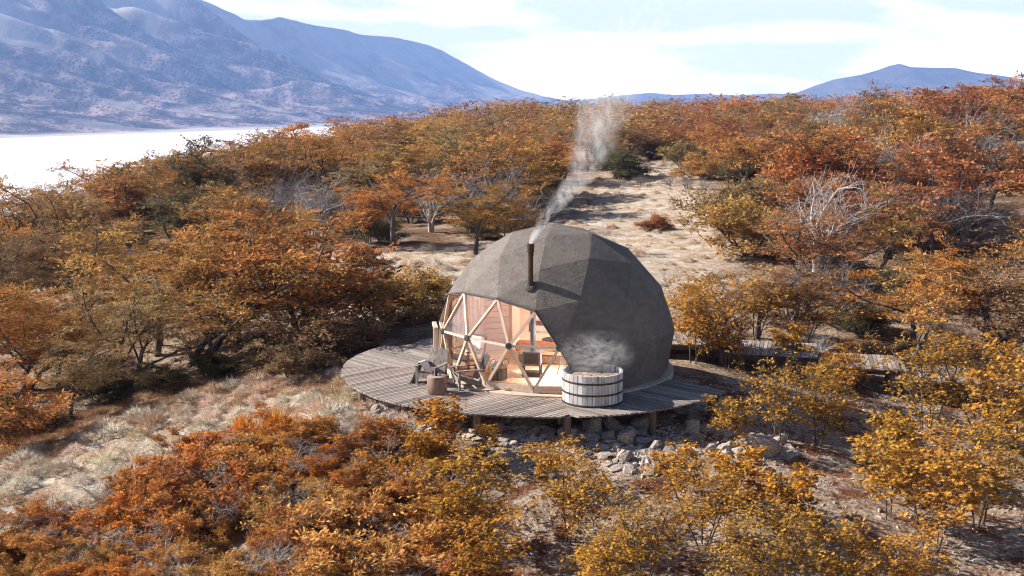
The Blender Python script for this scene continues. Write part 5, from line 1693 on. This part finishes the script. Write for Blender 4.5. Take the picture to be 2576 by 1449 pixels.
# cushions of bunch grass one can tell apart
TUS = []
for k in range(5):
    r = np.random.default_rng(50 + k); m_ = 520
    a = r.uniform(0, 6.28, m_); q = np.sqrt(r.random(m_)); lob = 1 + .22 * np.sin(2 * a + k) + .12 * np.sin(5 * a + 2 * k)
    hgt = .17 * (1 - q ** 2) * (1 + .3 * np.sin(3 * a + k))
    base = np.stack([np.cos(a) * q * .27 * lob, np.sin(a) * q * .27 * lob, hgt], 1)
    d = norm(np.stack([np.cos(a) * q * 1.1 + .25, np.sin(a) * q * 1.1, 1.05 - q * .7], 1) + r.normal(0, .42, (m_, 3)))
    ll = r.uniform(.07, .17, m_)[:, None]; sd = norm(np.cross(d, r.normal(0, 1, (m_, 3)))) * .0075
    V = np.stack([base - sd, base + sd, base + d * ll], 1).reshape(-1, 3)
    T = np.repeat(np.clip(r.normal(.5, .28, m_), 0, 1), 3)
    TUS.append(mesh_np('grass_tussock', V, [np.arange(len(V)).reshape(-1, 3)], [M_TUFT], False, {'tint': T}))
tpts = np.concatenate([scatter(MEADOW, .58, gr, 3000, inset=.1, maxn=110), scatter(PALE, 1.0, gr, 3000, inset=.3, maxn=45), scatter(CLEARING, 1.1, gr, 5000, inset=.3, maxn=150)])
spots_ = (('by the left edge', 'left of its middle', 'right of its middle', 'near the deck'), ('at its left end', 'left of centre', 'right of centre', 'at its right end'), ('far left side', 'left of its middle', 'right of its middle', 'far right side'))
lims_ = ((0, 260), (780, 150), (1400, 115))
for k, (x, y) in enumerate(tpts):
    reg = 0 if poly_sd(np.array([x]), np.array([y]), MEADOW)[0] > 0 else (1 if poly_sd(np.array([x]), np.array([y]), PALE)[0] > 0 else 2)
    lb, gp = (('straw tussock on the lower left meadow', 'grass tussocks on the meadow strip'), ('pale tussock on the bare slope left of the dome', 'grass tussocks left of the dome'), ('dry tussock in the clearing behind the dome', 'grass tussocks in the clearing'))[reg]
    o = link('grass_tussock', TUS[k % 5], None, (x, y, float(ground_h(np.array(x), np.array(y))) - .03), label=lb, category='tussock', group=gp)
    s = gr.uniform(.75, 1.7) * (.72 if reg == 2 else 1); o.scale = (s * 1.1, s * 1.1, s * .95)
    pxt, pyt = project(np.array([[x, y, o.location.z]]))
    o['label'] = ('small ' if s < 1.05 else ('broad ' if s > 1.4 else 'mid-sized ')) + lb + ', ' + (spots_[reg][int(np.clip((pxt[0] - lims_[reg][0]) / lims_[reg][1], 0, 3.99))]); o.rotation_euler = (0, 0, gr.uniform(0, 6.28))
    o.color = vary(STRAW[gr.integers(0, 6)])
for (px, py, s, lb) in ((612, 1108, 1.5, 'bright orange feathery grass tuft above the shrub mat, left of two'), (700, 1102, 1.7, 'bright orange feathery grass tuft above the shrub mat, right of two'), (42, 775, 2.2, 'bright orange feathery tuft at the left edge under the beeches')):
    x, y = at_px(px, py)
    o = link('orange_tuft', TUS[1], None, (x, y, float(ground_h(np.array(x), np.array(y))) - .03), label=lb, category='tuft'); o.scale = (s, s, s * 1.7); o.color = (.75, .32, .03, 1)

# fallen leaves
fr_ = np.random.default_rng(61)
P = np.r_[rnd_in(FRONT, 9000, fr_), rnd_in(RUBW, 1800, fr_)]
keep = fbm(P[:, 0] / 1.6, P[:, 1] / 1.6, 3, 33) > -.02
P = P[keep]; n_ = len(P); z = ground_h(P[:, 0], P[:, 1]) + .012
a = fr_.uniform(0, 6.28, n_); s = fr_.uniform(.02, .05, n_)
cx_ = np.stack([np.cos(a), np.sin(a), fr_.normal(0, .3, n_)], 1) * s[:, None]; sx_ = np.stack([-np.sin(a), np.cos(a), fr_.normal(0, .3, n_)], 1) * s[:, None] * .7
C = np.c_[P, z]
V = np.stack([C - cx_, C + sx_, C + cx_, C - sx_], 1).reshape(-1, 3)
lc = np.array([(.30, .10, .035), (.36, .15, .05), (.22, .075, .03), (.42, .22, .06)])[fr_.integers(0, 4, n_)]
link('fallen_leaves', mesh_np('fallen_leaves', V, [np.arange(4 * n_).reshape(-1, 4)], [M_LEAFF], False, {'tint': np.repeat(fr_.random(n_), 4), 'leafcol': np.repeat(np.c_[lc, np.ones(n_)], 4, 0)}), None, kind='stuff', label='rusty fallen leaves strewn over the ground below the deck', category='leaves')

# ------------------------------------------------------------------ haze, chimney smoke, steam
HAZE = 1.32e-4
m, n, l, out = new_mat('haze')
pv = n.new('ShaderNodeVolumePrincipled'); pv.inputs['Color'].default_value = (0.31, 0.515, 1.0, 1); pv.inputs['Density'].default_value = HAZE; pv.inputs['Anisotropy'].default_value = 0.0
l.new(pv.outputs[0], out.inputs['Volume'])
try: m.cycles.homogeneous_volume = True
except Exception: pass
hz = MB().box((500, 3100, 170), (15000, 6800, 530)).build('haze', m, None, kind='stuff', label='pale blue haze in the air over the valley', category='haze')


def curve_node(n, pts):
    c = n.new('ShaderNodeFloatCurve'); cv = c.mapping.curves[0]
    while len(cv.points) < len(pts): cv.points.new(.5, .5)
    for q, (a_, b_) in zip(cv.points, pts): q.location = (a_, b_); q.handle_type = 'AUTO'
    c.mapping.update(); return c


PATH = [(0, 0), (.6, .30), (1.13, .74), (1.75, 1.25), (2.7, 1.72), (3.5, 1.95), (4.2, 2.2), (5.0, 2.6), (8.4, 4.2)]
SH_H, SH_X = 8.4, 4.6
m, n, l, out = new_mat('chimney_smoke')
tc = n.new('ShaderNodeTexCoord'); sp = n.new('ShaderNodeSeparateXYZ'); l.new(tc.outputs['Object'], sp.inputs[0])


def mth(op, a=None, b=None, c=None):
    q = n.new('ShaderNodeMath'); q.operation = op
    for k, v in enumerate((a, b, c)):
        if v is None: continue
        if isinstance(v, (int, float)): q.inputs[k].default_value = v
        else: l.new(v, q.inputs[k])
    return q.outputs[0]


zn = mth('DIVIDE', sp.outputs['Z'], SH_H)
cv = curve_node(n, [(a_ / SH_H, b_ / SH_X) for a_, b_ in PATH]); l.new(zn, cv.inputs['Value'])
xc = mth('MULTIPLY', cv.outputs[0], SH_X)
dx = mth('SUBTRACT', sp.outputs['X'], xc)
wz = n.new('ShaderNodeTexNoise'); wz.inputs['Scale'].default_value = 1.4; wz.inputs['Detail'].default_value = 2; l.new(tc.outputs['Object'], wz.inputs['Vector'])
rad = mth('MULTIPLY_ADD', sp.outputs['Z'], .225, .075)
rr_ = mth('DIVIDE', mth('SQRT', mth('ADD', mth('MULTIPLY', dx, dx), mth('MULTIPLY', sp.outputs['Y'], sp.outputs['Y']))), rad)
core = mth('MAXIMUM', mth('SUBTRACT', 1.0, mth('MULTIPLY', rr_, rr_)), 0.0)
mp = n.new('ShaderNodeMapping'); mp.inputs['Scale'].default_value = (1.6, 1.6, .8); l.new(tc.outputs['Object'], mp.inputs[0])
nz = n.new('ShaderNodeTexNoise'); nz.inputs['Scale'].default_value = 2.6; nz.inputs['Detail'].default_value = 6; nz.inputs['Roughness'].default_value = .62; nz.inputs['Distortion'].default_value = 1.0; l.new(mp.outputs[0], nz.inputs['Vector'])
wr = ramp(n, [(.46, 0.0), (.74, 1.0)]); l.new(nz.outputs['Fac'], wr.inputs[0])
dens = mth('ADD', mth('MULTIPLY', mth('EXPONENT', mth('MULTIPLY', sp.outputs['Z'], -2.0)), 26.0), 2.6)
fade = n.new('ShaderNodeMapRange'); fade.inputs['From Min'].default_value = 3.0; fade.inputs['From Max'].default_value = 7.0; fade.inputs['To Min'].default_value = 1; fade.inputs['To Max'].default_value = .0; l.new(sp.outputs['Z'], fade.inputs[0])
wr2 = mth('MAXIMUM', wr.outputs[0], mth('SUBTRACT', 1.0, mth('MULTIPLY', sp.outputs['Z'], 2.2)))
den = mth('MULTIPLY', mth('MULTIPLY', mth('MULTIPLY', core, wr2), dens), fade.outputs[0])
pv = n.new('ShaderNodeVolumePrincipled'); pv.inputs['Color'].default_value = (.97, .97, .98, 1); l.new(den, pv.inputs['Density']); pv.inputs['Anisotropy'].default_value = .2
l.new(pv.outputs[0], out.inputs['Volume'])
m.cycles.volume_step_rate = 0.06
zz = np.linspace(0, SH_H, 26); xx = np.interp(zz, [a_ for a_, _ in PATH], [b_ for _, b_ in PATH])
MB().tube([(x, 0, z) for x, z in zip(xx, zz)], [(.075 + .225 * z) * 1.1 + .03 for z in zz], 14).build('smoke', m, None, CHTOP, kind='stuff', label='thin white smoke drifting up from the dome chimney', category='smoke')

m, n, l, out = new_mat('tub_steam')
tc = n.new('ShaderNodeTexCoord'); ln = n.new('ShaderNodeVectorMath'); ln.operation = 'LENGTH'; l.new(tc.outputs['Object'], ln.inputs[0])
core = mth('MAXIMUM', mth('SUBTRACT', 1.0, ln.outputs['Value']), 0.0)
nz = n.new('ShaderNodeTexNoise'); nz.inputs['Scale'].default_value = 2.6; nz.inputs['Detail'].default_value = 7; nz.inputs['Distortion'].default_value = 2.0; l.new(tc.outputs['Object'], nz.inputs['Vector'])
wr = ramp(n, [(.45, 0.0), (.70, 1.0)]); l.new(nz.outputs['Fac'], wr.inputs[0])
den = mth('MULTIPLY', mth('MULTIPLY', core, wr.outputs[0]), 2.1)
pv = n.new('ShaderNodeVolumePrincipled'); pv.inputs['Color'].default_value = (.97, .97, .98, 1); l.new(den, pv.inputs['Density'])
l.new(pv.outputs[0], out.inputs['Volume']); m.cycles.volume_step_rate = 0.25
o = MB().lathe([(0.0, -1), (.5, -.87), (.87, -.5), (1, 0), (.87, .5), (.5, .87), (0, 1)], 20).build('steam', m, None, (1.05, -3.95, 1.28), kind='stuff', label='wisps of steam rising from the hot tub', category='steam')
o.scale = (1.2, .75, .75)
